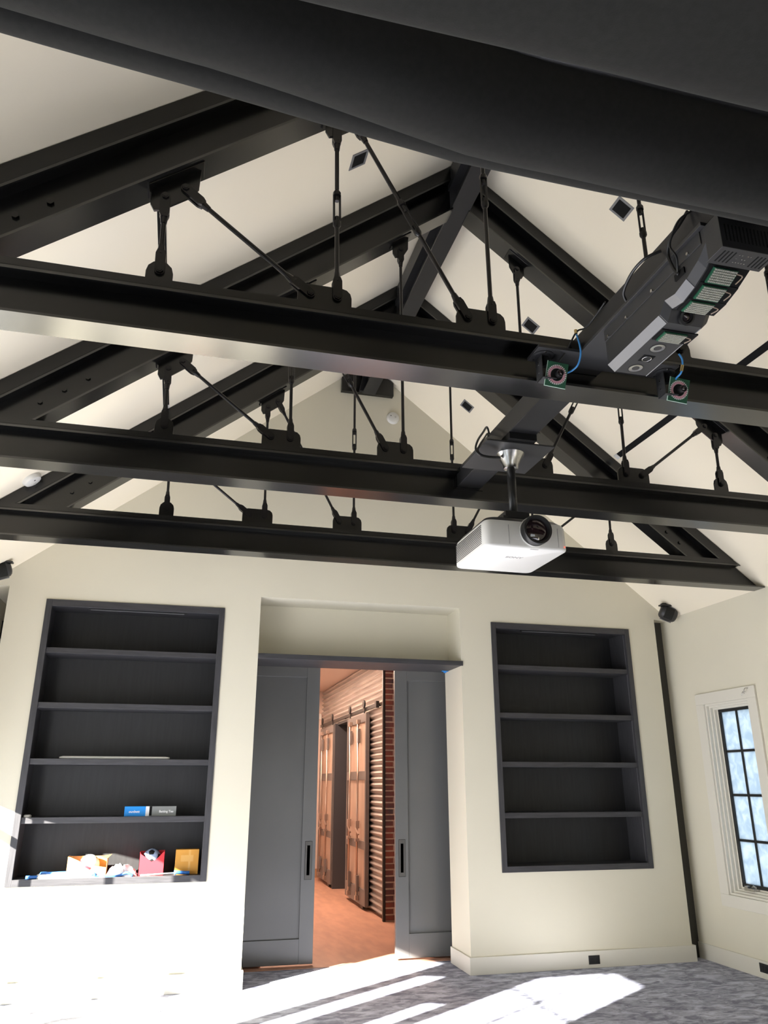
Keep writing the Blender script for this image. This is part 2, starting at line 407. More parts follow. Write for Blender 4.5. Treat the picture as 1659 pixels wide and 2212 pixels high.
# corrugated wall with an opening between the container doors
def corr(y0, y1, z0, z1):
    m = MB(); rows = []; n = max(4, int((z1 - z0) / 0.076 * 8))
    for i in range(n + 1):
        z = z0 + (z1 - z0) * i / n; x = HX + 0.021 * math.sin(2 * math.pi * z / 0.076)
        rows.append([(x, y0, z), (x, y1, z)])
    m.grid(rows); return m
m = corr(10.22, 12.36, 0.03, 3.28); m2 = corr(13.42, 15.1, 0.03, 3.28); m3 = corr(12.36, 13.42, 2.56, 3.28)
m.add(m2.v, m2.f); m.add(m3.v, m3.f)
m.box(HX + .05, 10.25, 0, HX + .09, 12.36, 3.28); m.box(HX + .05, 13.42, 0, HX + .09, 15.1, 3.28)
o = m.build('wall_hall_corrugated', GALV); smooth_by_angle(o, 60)
struct(o, 'corrugated metal wall along the right of the hall', 'wall')
m = MB(); m.box(2.60, 10.195, 0, 2.632, 10.24, 3.28)
struct(m.build('trim_2', BLACKP), 'thin dark corner strip between corrugated metal and brick', 'trim')
# opening jamb
m = MB(); m.box(2.575, 13.40, 0, 2.95, 13.44, 2.56); m.box(2.70, 12.34, 0, 2.95, 12.38, 2.56); m.box(2.62, 12.36, 2.54, 2.95, 13.42, 2.58); m.box(2.95, 12.34, 0, 3.0, 13.44, 2.58)
struct(m.build('door_3', DARKC), 'dark grey lined opening between the container doors', 'door')
# brick wall: bricks in one wall mesh on a mortar bed
m = MB(); m.box(2.632, 10.205, 0, 5.0, 10.3, 3.28); m.mi = 1
bh = 0.0715; nrow = int(3.26 / bh)
for r_ in range(nrow):
    z = 0.01 + r_ * bh
    xx = 2.634 + (0.0 if r_ % 2 == 0 else -0.1)
    for k in range(3):
        a = max(xx + k * .212, 2.634); b_ = xx + k * .212 + .2
        dx = random.uniform(-.003, .003)
        if b_ > a: m.box(a, 10.193 + random.uniform(0, .004), z + .004 + dx, b_, 10.21, z + .058 + dx)
struct(m.build('wall_hall_brick', [BRICKM, BRICK], bevel=.003), 'brick wall end seen past the right sliding door', 'wall')
m = MB(); m.box(2.40, 15.06, 0, 2.47, 15.1, 2.56); m.box(1.5, 15.06, 2.5, 2.47, 15.1, 2.6); m.mi = 1; m.box(1.6, 15.08, 0.01, 2.40, 15.1, 2.5)
struct(m.build('door_4', [HALLT, HALLW]), 'wood cased door on the far wall of the hall', 'door')
struct(MB().box(2.47, 15.075, 0, 2.64, 15.1, .14).build('baseboard_hall', HALLT), 'wood baseboard strip at the far end of the hall', 'baseboard')
s = thing('thermostat', 'small white box on the far hall wall beside the corrugated metal', 'thermostat', (2.585, 15.09, 2.76))
MB().box(2.55, 15.065, 2.755, 2.625, 15.1, 2.86).build('case', WHITEP, s, bevel=.006)
# barn track
tr = thing('barn_door_track', 'dark flat rail with end stop above the container doors', 'track', (2.59, 12.6, 2.6))
m = MB(); m.box(2.585, 10.5, 2.59, 2.60, 14.95, 2.64); m.build('rail', BLACKP, tr)
for y in (10.55, 11.5, 12.9, 14.0):
    MB().box(2.59, y, 2.60, 2.66, y + .03, 2.63).build('standoff', BLACKP, tr)
MB().box(2.565, 10.44, 2.57, 2.61, 10.53, 2.66).build('end_stop', BLACKP, tr)
def container_leaf(y0, y1, label):
    r = thing('container_door', label, 'door', (2.58, (y0 + y1) / 2, 0.03), 'steel container doors in the hall')
    xf, xb = 2.56, 2.615; z0, z1 = 0.05, 2.55
    m = MB(); fw = .06
    m.box(xf, y0, z0, xb, y0 + fw, z1); m.box(xf, y1 - fw, z0, xb, y1, z1)
    bars = [(z0, z0 + .2), (0.74, 0.84), (1.64, 1.76), (z1 - .12, z1)]
    for a, b in bars: m.box(xf, y0 + fw, a, xb, y1 - fw, b)
    m.build('frame', CONT, r, bevel=.004)
    for (a, b), (c_, d) in zip(bars[:-1], bars[1:]):
        rows = []
        for i in range(13):
            u = i / 12; y = y0 + fw + (y1 - y0 - 2 * fw) * u
            x = xf + .026 + .012 * math.cos(4 * math.pi * u)
            rows.append([(x, y, b), (x, y, c_)])
        mm = MB().grid(rows); o = mm.build('panel', CONTP, r, smooth=True)
    for k, fy in enumerate((0.30, 0.72)):
        y = y0 + (y1 - y0) * fy
        rod = MB().tube([(xf - .028, y, 0.1), (xf - .028, y, 2.48)], .016, 10).build('lock_rod', RODM, r, smooth=True)
        for z in (0.12, 2.45):
            MB().box(xf - .05, y - .035, z - .03, xf, y + .035, z + .03).build('cam_keeper', RODM, rod, bevel=.006)
        for z in (0.30, 2.25):
            MB().box(xf - .04, y - .045, z - .1, xf - .001, y + .045, z + .1).build('rod_bracket', CONT, rod, bevel=.006)
        m = MB(); m.tube(bez([(xf - .03, y, 1.0), (xf - .055, y - .06, .995), (xf - .05, y - .2, 0.93)]), .013, 6); m.box(xf - .055, y - .04, .83, xf - .005, y + .04, .87); m.box(xf - .055, y - .05, 1.0, xf - .005, y + .02, 1.10)
        m.build('lever_handle', RODM, rod, smooth=False)
    for fy in (.12, .88):
        y = y0 + (y1 - y0) * fy
        h = MB().box(xf + .005, y - .02, 2.5, xf + .018, y + .02, 2.72).build('hanger_strap', BLACKP, r)
        MB().lathe([(.055, -.012), (.06, -.008), (.06, .008), (.055, .012)], 16, frame_from((xf + .005, y, 2.68), (-1, 0, 0))).build('roller', BLACKP, h, smooth=False)
    MB().box(xf + .01, y0 + .15, 0.012, xb - .01, y0 + .3, 0.05).build('floor_guide', BLACKP, r)
    return r
container_leaf(11.02, 12.32, 'steel container door on rollers, nearer of the two beside the brick')
container_leaf(13.50, 14.78, 'steel container door on rollers, farther one beyond the dark opening')
d = bpy.data.lights.new('hall_lamp', 'AREA'); d.shape = 'RECTANGLE'; d.size = 0.35; d.size_y = 4.6; d.energy = 190; d.color = (1.0, 0.70, 0.54)
o = bpy.data.objects.new('hall_lamp', d); COL.objects.link(o); o.location = (1.75, 12.0, 3.24)
d = bpy.data.lights.new('hall_side_fill', 'AREA'); d.shape = 'RECTANGLE'; d.size = 0.9; d.size_y = 1.8; d.energy = 40; d.color = (1.0, 0.86, 0.74)  # side fill added to brighten the hall; its wall has no window
o = bpy.data.objects.new('hall_side_fill', d); COL.objects.link(o); o.location = (-0.9, 12.0, 1.5); o.rotation_euler = (0, R(-90), 0)

# header board and sliding doors
m = MB(); m.box(NX0, YB - .012, 2.706, NX1 + .014, YN, 2.752)
struct(m.build('trim_3', WOODH, bevel=.002), 'dark stained wood header board across the doorway niche', 'trim')
def slide_door(x0, x1, side, label):
    r = thing('door_%d' % (1 if side < 0 else 2), label, 'door', ((x0 + x1) / 2, 8.06, 0.015), kind='structure')
    y0, y1 = 8.045, 8.09; z0, z1 = 0.015, 2.80; sw = .135
    m = MB(); pz0, pz1 = .225, 2.635
    m.box(x0, y0, z0, x0 + sw, y1, z1); m.box(x1 - sw, y0, z0, x1, y1, z1)
    m.box(x0 + sw, y0, z0, x1 - sw, y1, pz0); m.box(x0 + sw, y0, pz1, x1 - sw, y1, z1)
    m.build('rail_and_stile', DOORP, r, bevel=.003)
    MB().box(x0 + sw - .005, y0 + .021, pz0 - .005, x1 - sw + .005, y1 - .004, pz1 + .005).build('panel', DOORP, r)
    hx = x1 - .068 if side < 0 else x0 + .068
    m = MB(); hz0, hz1 = .73, 1.065; hw = .032
    m.box(hx - hw, y0 - .002, hz0, hx - hw * .45, y0 + .01, hz1); m.box(hx + hw * .45, y0 - .002, hz0, hx + hw, y0 + .01, hz1)
    m.box(hx - hw * .45, y0 - .002, hz0, hx + hw * .45, y0 + .01, hz0 + .035); m.box(hx - hw * .45, y0 - .002, hz1 - .035, hx + hw * .45, y0 + .01, hz1)
    h = m.build('flush_pull', PULLM, r)
    m = MB(); m.box(hx - hw - .003, y0 - .0006, hz0 - .003, hx + hw + .003, y0 + .002, hz1 + .003); m.build('pull_gap', MATTEB, h)
    MB().box(hx - hw * .45, y0 - .0006, hz0 + .035, hx + hw * .45, y0 + .008, hz1 - .035).build('pull_recess', MATTEB, h)
    return r
slide_door(0.20, 1.375, -1, 'grey panelled sliding door on the left of the doorway')
slide_door(2.18, 3.35, 1, 'grey panelled sliding door on the right of the doorway')
struct(MB().box(NX0 + .02, 7.935, -.001, NX1 + .6, 8.03, .006).build('trim_4', HALLF), 'thin wood threshold strip under the sliding doors', 'trim')
m = MB(); m.box(2.60, 7.70, 2.699, 2.668, 7.73, 2.705); m.box(2.62, 7.715, 2.685, 2.65, 7.72, 2.703)
tag(m.build('tape', BLUETAPE), 'scrap of blue tape stuck under the dark header board at its right end', 'tape')

# ------------------------------------------------------------------ bookcases
SHELF = [2.735, 2.262, 1.797, 1.332]
def bookcase(x0, x1, label):
    r = thing('bookcase', label, 'bookcase', ((x0 + x1) / 2, YB + .15, BZ0), 'built-in bookcases')
    yf = YB - .012; yb = YB + .36; st = .052
    for nm, bx in (('stile', (x0, BZ0, x0 + st, BZ1)), ('stile', (x1 - st, BZ0, x1, BZ1))):
        MB().box(bx[0], yf, bx[1], bx[2], YB + .02, bx[3]).build(nm, WOOD, r, bevel=.002)
    MB().box(x0 + st, yf, BZ1 - .062, x1 - st, YB + .02, BZ1).build('rail', WOODH, r, bevel=.002)
    MB().box(x0 + st, yf, BZ0, x1 - st, YB + .02, BZ0 + .052).build('rail', WOODH, r, bevel=.002)
    MB().box(x0 + .012, YB + .02, BZ0, x0 + .034, yb, BZ1).build('side_panel', WOOD, r)
    MB().box(x1 - .034, YB + .02, BZ0, x1 - .012, yb, BZ1).build('side_panel', WOOD, r)
    MB().box(x0 + .034, YB + .02, BZ1 - .045, x1 - .034, yb, BZ1 - .005).build('top_panel', WOODH, r)
    MB().box(x0 + .034, YB + .02, BZ0 + .002, x1 - .034, yb, BZ0 + .05).build('bottom_panel', WOODH, r)
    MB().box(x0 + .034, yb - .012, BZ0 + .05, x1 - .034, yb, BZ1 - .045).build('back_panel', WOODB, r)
    for z in SHELF:
        MB().box(x0 + .037, YB + .012, z - .048, x1 - .037, yb - .014, z).build('shelf', WOODH, r, bevel=.002)
    a = x0 + .36; b = x1 - .34
    lb = MB().box(a, YB + .045, BZ1 - .066, b, YB + .085, BZ1 - .045).build('light_bar', BLACKP, r, bevel=.002)
    m = MB(); m.box(a + .015, YB + .055, BZ1 - .0675, b - .03, YB + .075, BZ1 - .0655); m.build('diffuser', EDGEP, lb)
    m = MB(); m.box(x1 - .037, YB + .055, BZ0 + .06, x1 - .0335, YB + .058, BZ1 - .06); m.build('shelf_track', EDGEP, r)
    return r
bookcase(*BC[0], 'dark wood built-in bookcase left of the doorway with boxes on it')
bookcase(*BC[1], 'empty dark wood built-in bookcase right of the doorway')

# ------------------------------------------------------------------ roof trusses
TY = [2.845, 4.355, 5.86]
ZB, ZT = 3.29, 3.533
FW = 0.0735
def ibeam_x(m, x0, x1, y, zb, zt, cut=True):
    def e(z): return (roof_z(0) * 0 + (APEX - z) / SL) if cut else None
    def seg(ya, yb_, za, zc):
        a0 = max(x0, CX - (APEX - za) / SL + .012); a1 = max(x0, CX - (APEX - zc) / SL + .012)
        b0 = min(x1, CX + (APEX - za) / SL - .012); b1 = min(x1, CX + (APEX - zc) / SL - .012)
        m.prism([(a0, za), (b0, za), (b1, zc), (a1, zc)], ya, yb_, 'y')
    m.mi = 1; seg(y - FW, y + FW, zb, zb + .012); seg(y - FW - .004, y - FW + .004, zt - .054, zt - .042); seg(y + FW - .004, y + FW + .004, zt - .054, zt - .042); m.mi = 0; seg(y - .006, y + .006, zb + .012, zt - .05); seg(y - FW, y + FW, zt - .05, zt - .036); seg(y - FW + .002, y + FW - .002, zt - .034, zt); seg(y - FW + .012, y + FW - .012, zt - .036, zt - .034)
UND = 5.60
def und(dx): return UND - SL * abs(dx)
def clevis(m, hole, d, y):
    d = Vector((d[0], 0, d[1])).normalized(); s = Vector((-d.z, 0, d.x))
    for sy in (-1, 1):
        yy = y + sy * .011
        pts = []
        for a in range(180, 361, 30):
            v = Vector(hole) + s * (.021 * math.cos(R(a))) + d * (.021 * math.sin(R(a))); pts.append((v.x, v.z))
        for u, ww in ((.085, .021), (.105, .014), (.105, -.014), (.085, -.021)):
            v = Vector(hole) + d * u + s * ww; pts.append((v.x, v.z))
        m.prism(pts, yy - .006, yy + .006, 'y')
    c = Vector(hole) + d * .085
    m.tube([Vector((c.x, y, c.z)), Vector((c.x, y, c.z)) + d * .05], [.019, .013], 10)
    h = Vector((hole[0], y, hole[2])); m.tube([h - Vector((0, .026, 0)), h + Vector((0, .026, 0))], .010, 8)
    m.tube([h - Vector((0, .024, 0)), h - Vector((0, .017, 0))], .016, 6)
def turnbuckle(m, c, d, y):
    d = Vector((d[0], 0, d[1])).normalized(); s = Vector((-d.z, 0, d.x)); c = Vector((c[0], y, c[2]))
    L = .085
    for k in (-1, 1):
        m.tube([c - d * L + s * .014 * k, c + d * L + s * .014 * k], .0055, 8)
    for k in (-1, 1):
        m.tube([c + d * k * (L + .022), c + d * k * (L + .006), c + d * k * (L - .012)], [.010, .019, .019], 10)
def make_truss(y, label):
    r = thing('roof_truss', label, 'truss', (CX, y, ZB), 'black steel roof trusses')
    m = MB(); ibeam_x(m, XL + .01, XR - .01, y, ZB, ZT); m.build('tie_beam', [STEEL, FLANGE], r)
    for sd in (-1, 1):
        m = MB()
        def seg(ya, yb_, o0, o1, endx=3.36):
            # band between underside offsets o0..o1 (vertical offset above UND line)
            a = .06; xs = [(a, UND + o0 - SL * a), (a, UND + o1 - SL * a)]
            zcut = ZT if o0 < .3 else ZT
            b0 = min((UND + o0 - zcut) / SL, endx); b1 = min((UND + o1 - zcut) / SL, endx)
            poly = [(CX + sd * a, UND + o0 - SL * a), (CX + sd * b0, UND + o0 - SL * b0), (CX + sd * b1, UND + o1 - SL * b1), (CX + sd * a, UND + o1 - SL * a)]
            m.prism(poly, ya, yb_, 'y')
        m.mi = 1; seg(y - FW, y + FW, 0, .015); seg(y - FW - .004, y - FW + .004, .266, .282); seg(y + FW - .004, y + FW + .004, .266, .282); m.mi = 0; seg(y - .006, y + .006, .015, .30); seg(y - FW, y + FW, .272, .288); seg(y - FW + .012, y + FW - .012, .288, .291); seg(y - FW + .002, y + FW - .002, .291, .395)
        rf = m.build('rafter', [STEEL, FLANGE], r)
        m = MB()
        for dx in (2.38, 2.50, 2.62):
            z = UND + .12 - SL * dx + .03
            if z > ZT + .02: MB().tube([(CX + sd * dx, y - .018, z), (CX + sd * dx, y - .006, z)], .016, 6).build('bolt', STEEL, rf)
        # lower gussets
        HZ = ZT + .082
        def plate(x0, x1, nm='gusset_plate'):
            rr = .055 if x1 - x0 < .16 else .045
            pts = [(x0, ZT - .002), (x1, ZT - .002)]; zt_ = HZ + .052
            for a in (0, 30, 60, 90): pts.append((x1 - rr + rr * math.cos(R(a)), zt_ - rr + rr * math.sin(R(a))))
            for a in (90, 120, 150, 180): pts.append((x0 + rr + rr * math.cos(R(a)), zt_ - rr + rr * math.sin(R(a))))
            MB().prism(pts, y - .007, y + .007, 'y').build(nm, STEEL, r, bevel=.0015)
        for d0, d1 in ((1.865, 1.975), (1.10, 1.34), (.37, .61)):
            xa, xb = sorted((CX + sd * d0, CX + sd * d1)); plate(xa, xb)
        # upper gussets hang under the rafter
        def uplate(d0, d1):
            q = [(d0, und(d0) + .004), (d1, und(d1) + .004), (d1, und(d1) - .075), (d1 - .018, und(d1) - .108 + .0), (d1 - .05, und(d1 - .05) - .137), (d0 + .03, und(d0 + .03) - .137), (d0 + .004, und(d0 + .004) - .11)]
            m = MB().prism([(CX + sd * a, b) for a, b in q], y - .007, y + .007, 'y')
            q = [(d0 - .01, und(d0 - .01) + .001), (d1 + .01, und(d1 + .01) + .001), (d1 + .01, und(d1 + .01) - .009), (d0 - .01, und(d0 - .01) - .009)]
            m.prism([(CX + sd * a, b) for a, b in q], y - .05, y + .05, 'y')
            m.build('gusset_plate', STEEL, r, bevel=.0015)
        uplate(1.79, 1.99); uplate(1.05, 1.24); uplate(.385, .50)
        rods = [((1.93, und(1.93) - .08), (1.92, HZ), None), ((1.85, und(1.85) - .08), (1.285, HZ), None),
                ((1.185, und(1.185) - .085), (1.165, HZ), 4.10), ((1.105, und(1.105) - .08), (.555, HZ), 4.124), ((.443, und(.443) - .085), (.435, HZ), 4.37)]
        for a, b, tz in rods:
            A = Vector((CX + sd * a[0], y, a[1])); B = Vector((CX + sd * b[0], y, b[1])); d = (B - A).normalized()
            m = MB()
            if tz is None: m.tube([A + d * .11, B - d * .11], .0105, 10)
            else:
                T = A + (B - A) * ((A.z - tz) / (A.z - B.z))
                m.tube([A + d * .11, T - d * .045], .0105, 10); m.tube([T + d * .045, B - d * .11], .0105, 10)
            rod = m.build('hanger_rod', ROD, r, smooth=True); smooth_by_angle(rod, 40)
            m = MB(); clevis(m, A, (d.x, d.z), y); o = m.build('clevis', ROD, rod); smooth_by_angle(o, 40)
            m = MB(); clevis(m, B, (-d.x, -d.z), y); o = m.build('clevis', ROD, rod); smooth_by_angle(o, 40)
            if tz is not None:
                m = MB(); turnbuckle(m, T, (d.x, d.z), y); o = m.build('turnbuckle', ROD, rod); smooth_by_angle(o, 40)
    return r
t1 = make_truss(TY[0], 'black steel roof truss nearest the viewer, just behind the ring cameras')
t2 = copy_tree(t1); t2.location.y = TY[1]; t2['label'] = 'middle black steel roof truss, just behind the hanging white projector'
t3 = copy_tree(t1); t3.location.y = TY[2]; t3['label'] = 'black steel roof truss nearest the back wall, both lower ends in view'

m = MB(); y0, y1 = -3.9, 7.22; zb = 5.565
m.box(CX - .07, y0, zb, CX + .07, y1, zb + .014); m.box(CX - .008, y0, zb + .014, CX + .008, y1, zb + .2); m.prism([(CX - .072, zb + .2), (CX + .072, zb + .2), (CX + .072, APEX - .075), (CX, APEX - .02), (CX - .072, APEX - .075)], y0, y1, 'y')
tag(m.build('ridge_beam', STEELG), 'long dark steel ridge beam under the ceiling peak', 'beam')
br = thing('ridge_bracket', 'black angular bracket box at the peak of the back wall', 'bracket', (CX, YB - .06, 5.6))
zz = 5.60; hw = .29
MB().prism([(CX - hw, zz), (CX + hw, zz), (CX + hw, roof_z(CX + hw) - .01), (CX, APEX - .02), (CX - hw, roof_z(CX - hw) - .01)], YB - .06, YB, 'y').build('face_plate', STEEL, br, bevel=.003)
m = MB(); m.prism([(CX - .10, zz), (CX + .06, zz), (CX + .02, zz + .2), (CX - .06, zz + .2)], YB - .10, YB - .06, 'y'); m.build('beam_seat', STEELG, br, bevel=.003)

# tie beam that carries the black fabric and spine beams
m = MB(); ibeam_x(m, XL + .01, XR - .01, 1.34, ZB, ZT)
tag(m.build('support_beam', [STEEL, FLANGE]), 'black steel beam wrapped in the black fabric overhead', 'beam')
def spine(ya, yb, label, plate):
    r = thing('spine_beam', label, 'beam', (CX, (ya + yb) / 2, 3.40), 'steel beams linking the roof trusses')
    m = MB(); m.box(1.60, ya, 3.40, 1.76, yb, 3.515); m.build('box_beam', STEELG, r, bevel=.003)
    if plate:
        m = MB(); m.box(1.585, yb - .004, 3.385, 1.775, yb, 3.48); m.build('end_plate', STEEL, r)
    return r
spine(1.42, TY[0] - .008, 'wide dark steel beam running from black fabric to nearest truss', False)
spine(TY[0] + .008, TY[1] - .008, 'dark steel beam above projector between nearest and middle truss', True)

# ------------------------------------------------------------------ launch monitor
lm = thing('launch_monitor', 'long black ceiling sensor bar with four LED panels and vented end box', 'sensor', (CX, 2.2, 3.40))
PZ = 3.385
m = MB()
m.prism([(1.60 - .03, 1.80), (1.79, 1.80), (1.79, 2.645), (2.065, 2.645), (2.065, 2.768), (1.372, 2.768), (1.372, 2.645), (1.57, 2.645)], PZ, PZ + .014, 'z')
m.build('mounting_plate', GREYP, lm, bevel=.001)
x0, x1 = 1.588, 1.788
prof = [(2.47, 3.20), (2.10, 3.20), (2.095, 3.205), (2.065, 3.236), (2.04, 3.228), (2.00, 3.222), (1.93, 3.236), (1.86, 3.262), (1.79, 3.31), (1.76, 3.345), (1.76, PZ), (2.47, PZ)]
m = MB()
ch = .028
def bodyprofile(xa, xb, pr): m.prism(pr, xa, xb, 'x')
inner = prof
outer = []
for yy, z_ in prof:
    outer.append((yy, z_ if z_ >= PZ else min(z_ + ch, PZ - .004)))
# inner hull between chamfers, chamfer bands as quads
n = len(prof)
vs = []; fs = []
xsx = [x0, x0 + ch, x1 - ch, x1]
for xi, pr in zip(xsx, (outer, prof, prof, outer)):
    for yy, z_ in pr: vs.append((xi, yy, z_))
for k in range(3):
    for i in range(n):
        j = (i + 1) % n; fs.append((k * n + i, k * n + j, (k + 1) * n + j, (k + 1) * n + i))
fs.append(tuple(range(n))); fs.append(tuple(reversed(range(3 * n, 4 * n))))
m.add(vs, fs); ho = m.build('housing', GREYP, lm)
m = MB()  # light grey chamfer strips
for xa, xb in ((x0 - .001, x0 + ch), (x1 + .001, x1 - ch)):
    for (a, za), (b, zb_) in (((2.47, 3.20), (2.105, 3.20)), ((2.06, 3.235), (2.0, 3.222)), ((2.0, 3.222), (1.93, 3.236))):
        sx = 1 if xb > xa else -1
        q = [(xa, a, za + ch), (xb, a, za - .0012), (xb, b, zb_ - .0012), (xa, b, zb_ + ch)]
        q = [(x - .001 * sx, y_, z_ - .001) for x, y_, z_ in q]
        m.add(q + [(x + .002 * sx, y_, z_ + .002) for x, y_, z_ in q], [(0, 1, 2, 3), (7, 6, 5, 4), (0, 4, 5, 1), (1, 5, 6, 2), (2, 6, 7, 3), (3, 7, 4, 0)])
m.build('edge_strip', EDGEP, lm)
m = MB(); m.box(x0 - .004, 1.83, 3.335, x0, 2.47, PZ); sp = m.build('side_panel', GREYP, lm, bevel=.001)
for y in (2.44, 2.30, 2.12, 1.90):
    MB().tube([(x0 - .009, y, 3.345), (x0 - .003, y, 3.345)], .006, 8).build('screw', CHROME, sp)
MB().box(x0 - .006, 1.93, 3.29, x0 + .01, 1.985, 3.315).build('cable_slot', MATTEB, lm)
def led_panel(yc, zc, ang, ly=.06, lx=.088, xo=.006):
    M = Matrix.Translation((CX + xo, yc, zc)) @ Matrix.Rotation(ang, 4, 'X')
    m = MB(); m.box(-lx / 2 - .02, -ly / 2 - .008, -.001, lx / 2 + .045, ly / 2 + .008, .004, M)
    rc = m.build('led_bay', MATTEB, lm)
    m = MB(); m.box(-lx / 2 - .006, -ly / 2, -.007, lx / 2 + .004, ly / 2 + .004, -.0015, M); b = m.build('circuit_board', PCB, rc)
    m = MB(); rows, cols = 6, 12
    for i in range(rows):
        for j in range(cols):
            xx = -lx / 2 + lx * (j + .5) / cols; yy = -ly / 2 + ly * (i + .5) / rows
            m.box(xx - lx / cols * .40, yy - ly / rows * .36, -.0115, xx + lx / cols * .40, yy + ly / rows * .36, -.006, M)
    m.build('led_array', LEDW, b, kind='stuff')
    m = MB(); pts = [M @ Vector((lx / 2 + .002, -ly / 2 + .01, -.008)), M @ Vector((lx / 2 + .025, -ly / 4, -.012)), M @ Vector((lx / 2 + .02, ly / 3, -.008))]
    m.tube(bez(pts, 4), .0022, 5); m.build('wire', WIREM, b)
led_panel(2.176, 3.197, 0, ly=.055)
led_panel(2.010, 3.2205, R(-2), ly=.056)
led_panel(1.940, 3.2320, R(-14), ly=.056)
led_panel(1.874, 3.2555, R(-22), ly=.056)
m = MB(); m.lathe([(.030, -.03), (.030, .01), (.022, .012), (.020, .002)], 20, frame_from((CX + .002, 2.078, 3.219), (0, -.8, -.6)))
l = m.build('camera_lens', BLACKP, lm, smooth=False); smooth_by_angle(l)
MB().lathe([(.0205, .0), (.014, .004), (.002, .006)], 20, frame_from((CX + .002, 2.078, 3.219), (0, -.8, -.6))).build('lens_glass', LENS, l, smooth=True)
for y in (2.268, 2.425):
    M = frame_from((CX + .004, y, 3.2005), (0, 0, -1))
    sp_ = MB().lathe([(.033, -.004), (.033, .0015), (.028, .0015)], 24, M, caps=False).build('spot_ring', BLACKP, lm)
    MB().lathe([(.0005, -.0005), (.012, .0003), (.028, .0012)], 24, M, caps=False).build('spot_reflector', SILVER, sp_, smooth=True)
M = frame_from((CX + .004, 2.345, 3.2), (0, 0, -1))
MB().box(CX - .021, 2.322, 3.1985, CX + .03, 2.368, 3.2005).build('lens_plate', MATTEB, lm)
ll = MB().lathe([(.018, 0), (.018, .004), (.014, .004), (.013, .002)], 20, M).build('small_lens', BLACKP, lm)
MB().lathe([(.0165, .0041), (.018, .0046), (.0195, .0041)], 20, M, caps=False).build('chrome_ring', CHROME, ll)
# vented end box
vb = MB(); vx0, vx1, vy0, vy1, vz0, vz1 = 1.586, 1.79, 1.735, 1.82, 3.25, 3.385
vb.box(vx0, vy0, vz0 + .003, vx1, vy1 - .01, vz1); vb.box(vx0 - .002, vy0 - .002, vz0, vx1 + .002, vy1, vz0 + .003)
vbo = vb.build('vent_box', GREYP, lm, bevel=.0015)
m = MB()
for k in range(13):
    xx = vx0 + .018 + k * .0142
    if not 4 <= k <= 8: m.box(xx, vy0 + .015, vz0 - .0006, xx + .005, vy1 - .015, vz0 + .001)
    m.box(xx, vy0 - .0006, vz0 + .03, xx + .005, vy0 + .001, vz1 - .04)
m.build('vent_slot', MATTEB, vbo)
m = MB()
for a in range(5):
    for b in range(3):
        if (a * b + a) % 3 == 2: continue
        m.tube([(vx0 + .082 + a * .011, vy0 + .024 + b * .018, vz0 - .001), (vx0 + .082 + a * .011, vy0 + .024 + b * .018, vz0 + .001)], .0025, 6)
m.build('pinhole', CHROME, vbo)

# ring-light cameras on the cross plate
def ring_camera(xm, bc, label, cable, conn):
    r = thing('ring_light_camera', label, 'camera', (xm, 2.70, PZ), 'ring light cameras under the cross plate')
    M = frame_from((xm, 2.715, PZ), (0, 0, -1))
    mr = MB().lathe([(.050, 0), (.050, .003), (.038, .005), (.036, .003)], 28, M).build('mount_disc', STEELG, r); smooth_by_angle(mr)
    for a in (20, 140, 260):
        MB().tube([(xm + .043 * math.cos(R(a)), 2.715 + .043 * math.sin(R(a)), PZ - .003), (xm + .043 * math.cos(R(a)), 2.715 + .043 * math.sin(R(a)), PZ - .007)], .005, 6).build('screw', CHROME, mr)
    MB().tube([(xm + .01, 2.715, PZ - .003), (xm + .01, 2.715, PZ - .05)], .014, 14).build('knob', MATTEB, r, smooth=False)
    m = MB(); m.box(xm - .018, 2.695, PZ - .115, xm - .014, 2.755, PZ - .005); m.box(xm - .018, 2.695, PZ - .115, xm + .05, 2.755, PZ - .111)
    bk = m.build('bracket', GREYP, r, bevel=.001)
    for z in (PZ - .03, PZ - .04, PZ - .08):
        MB().tube([(xm - .021, 2.725, z), (xm - .018, 2.725, z)], .0035, 6).build('screw', CHROME, bk)
    n = Vector((-.10, -1, -.32)); B = frame_from(bc, n, (1, .0, -.09))
    m = MB(); m.box(-.048, -.055, -.0015, .048, .055, .0015, B); bd = m.build('circuit_board', PCB, r)
    m = MB(); m.box(-.049, -.056, -.003, .049, -.0545, .003, B); m.box(-.049, -.056, -.003, -.0475, .056, .003, B); m.build('board_edge', MAT_EDGE, bd)
    m = MB(); m2_ = MB()
    for k in range(30):
        a = 2 * math.pi * k / 30
        for q, rr in enumerate((.031, .0365, .042)):
            Mk = B @ Matrix.Rotation(a, 4, 'Z') @ Matrix.Translation((rr, 0, .003))
            (m2_ if q == 2 else m).box(-.0022, -.0026, -.002, .0022, .0026, .002, Mk)
    m.build('led_ring', LEDP, bd, kind='stuff'); m2_.build('outer_led_ring', LEDC, bd, kind='stuff')
    MB().lathe([(.0265, .0016), (.0265, .003), (.001, .003)], 24, B).build('dark_center', MATTEB, bd)
    ln = MB().lathe([(.016, .002), (.016, .02), (.015, .036), (.012, .036), (.011, .03)], 20, B @ Matrix.Translation((.006, .003, 0))).build('lens_barrel', BLACKP, bd); smooth_by_angle(ln)
    MB().lathe([(.0115, .0315), (.006, .034), (.0005, .035)], 16, B @ Matrix.Translation((.006, .003, 0)), caps=False).build('lens_glass', LENS, ln, smooth=True)
    m = MB(); m.box(-.02, -.02, -.06, .02, .02, -.0015, B); m.build('sensor_box', BLACKP, r, bevel=.002)
    cb = MB().tube(bez(cable, 6), .0042, 8).build('blue_cable', BLUEC, r, smooth=True)
    MB().tube(conn, .007, 8).build('brass_connector', BRASS, cb, smooth=False)
    return r
MAT_EDGE = mat('board_edge', (0.45, 0.62, 0.52), 0.4)
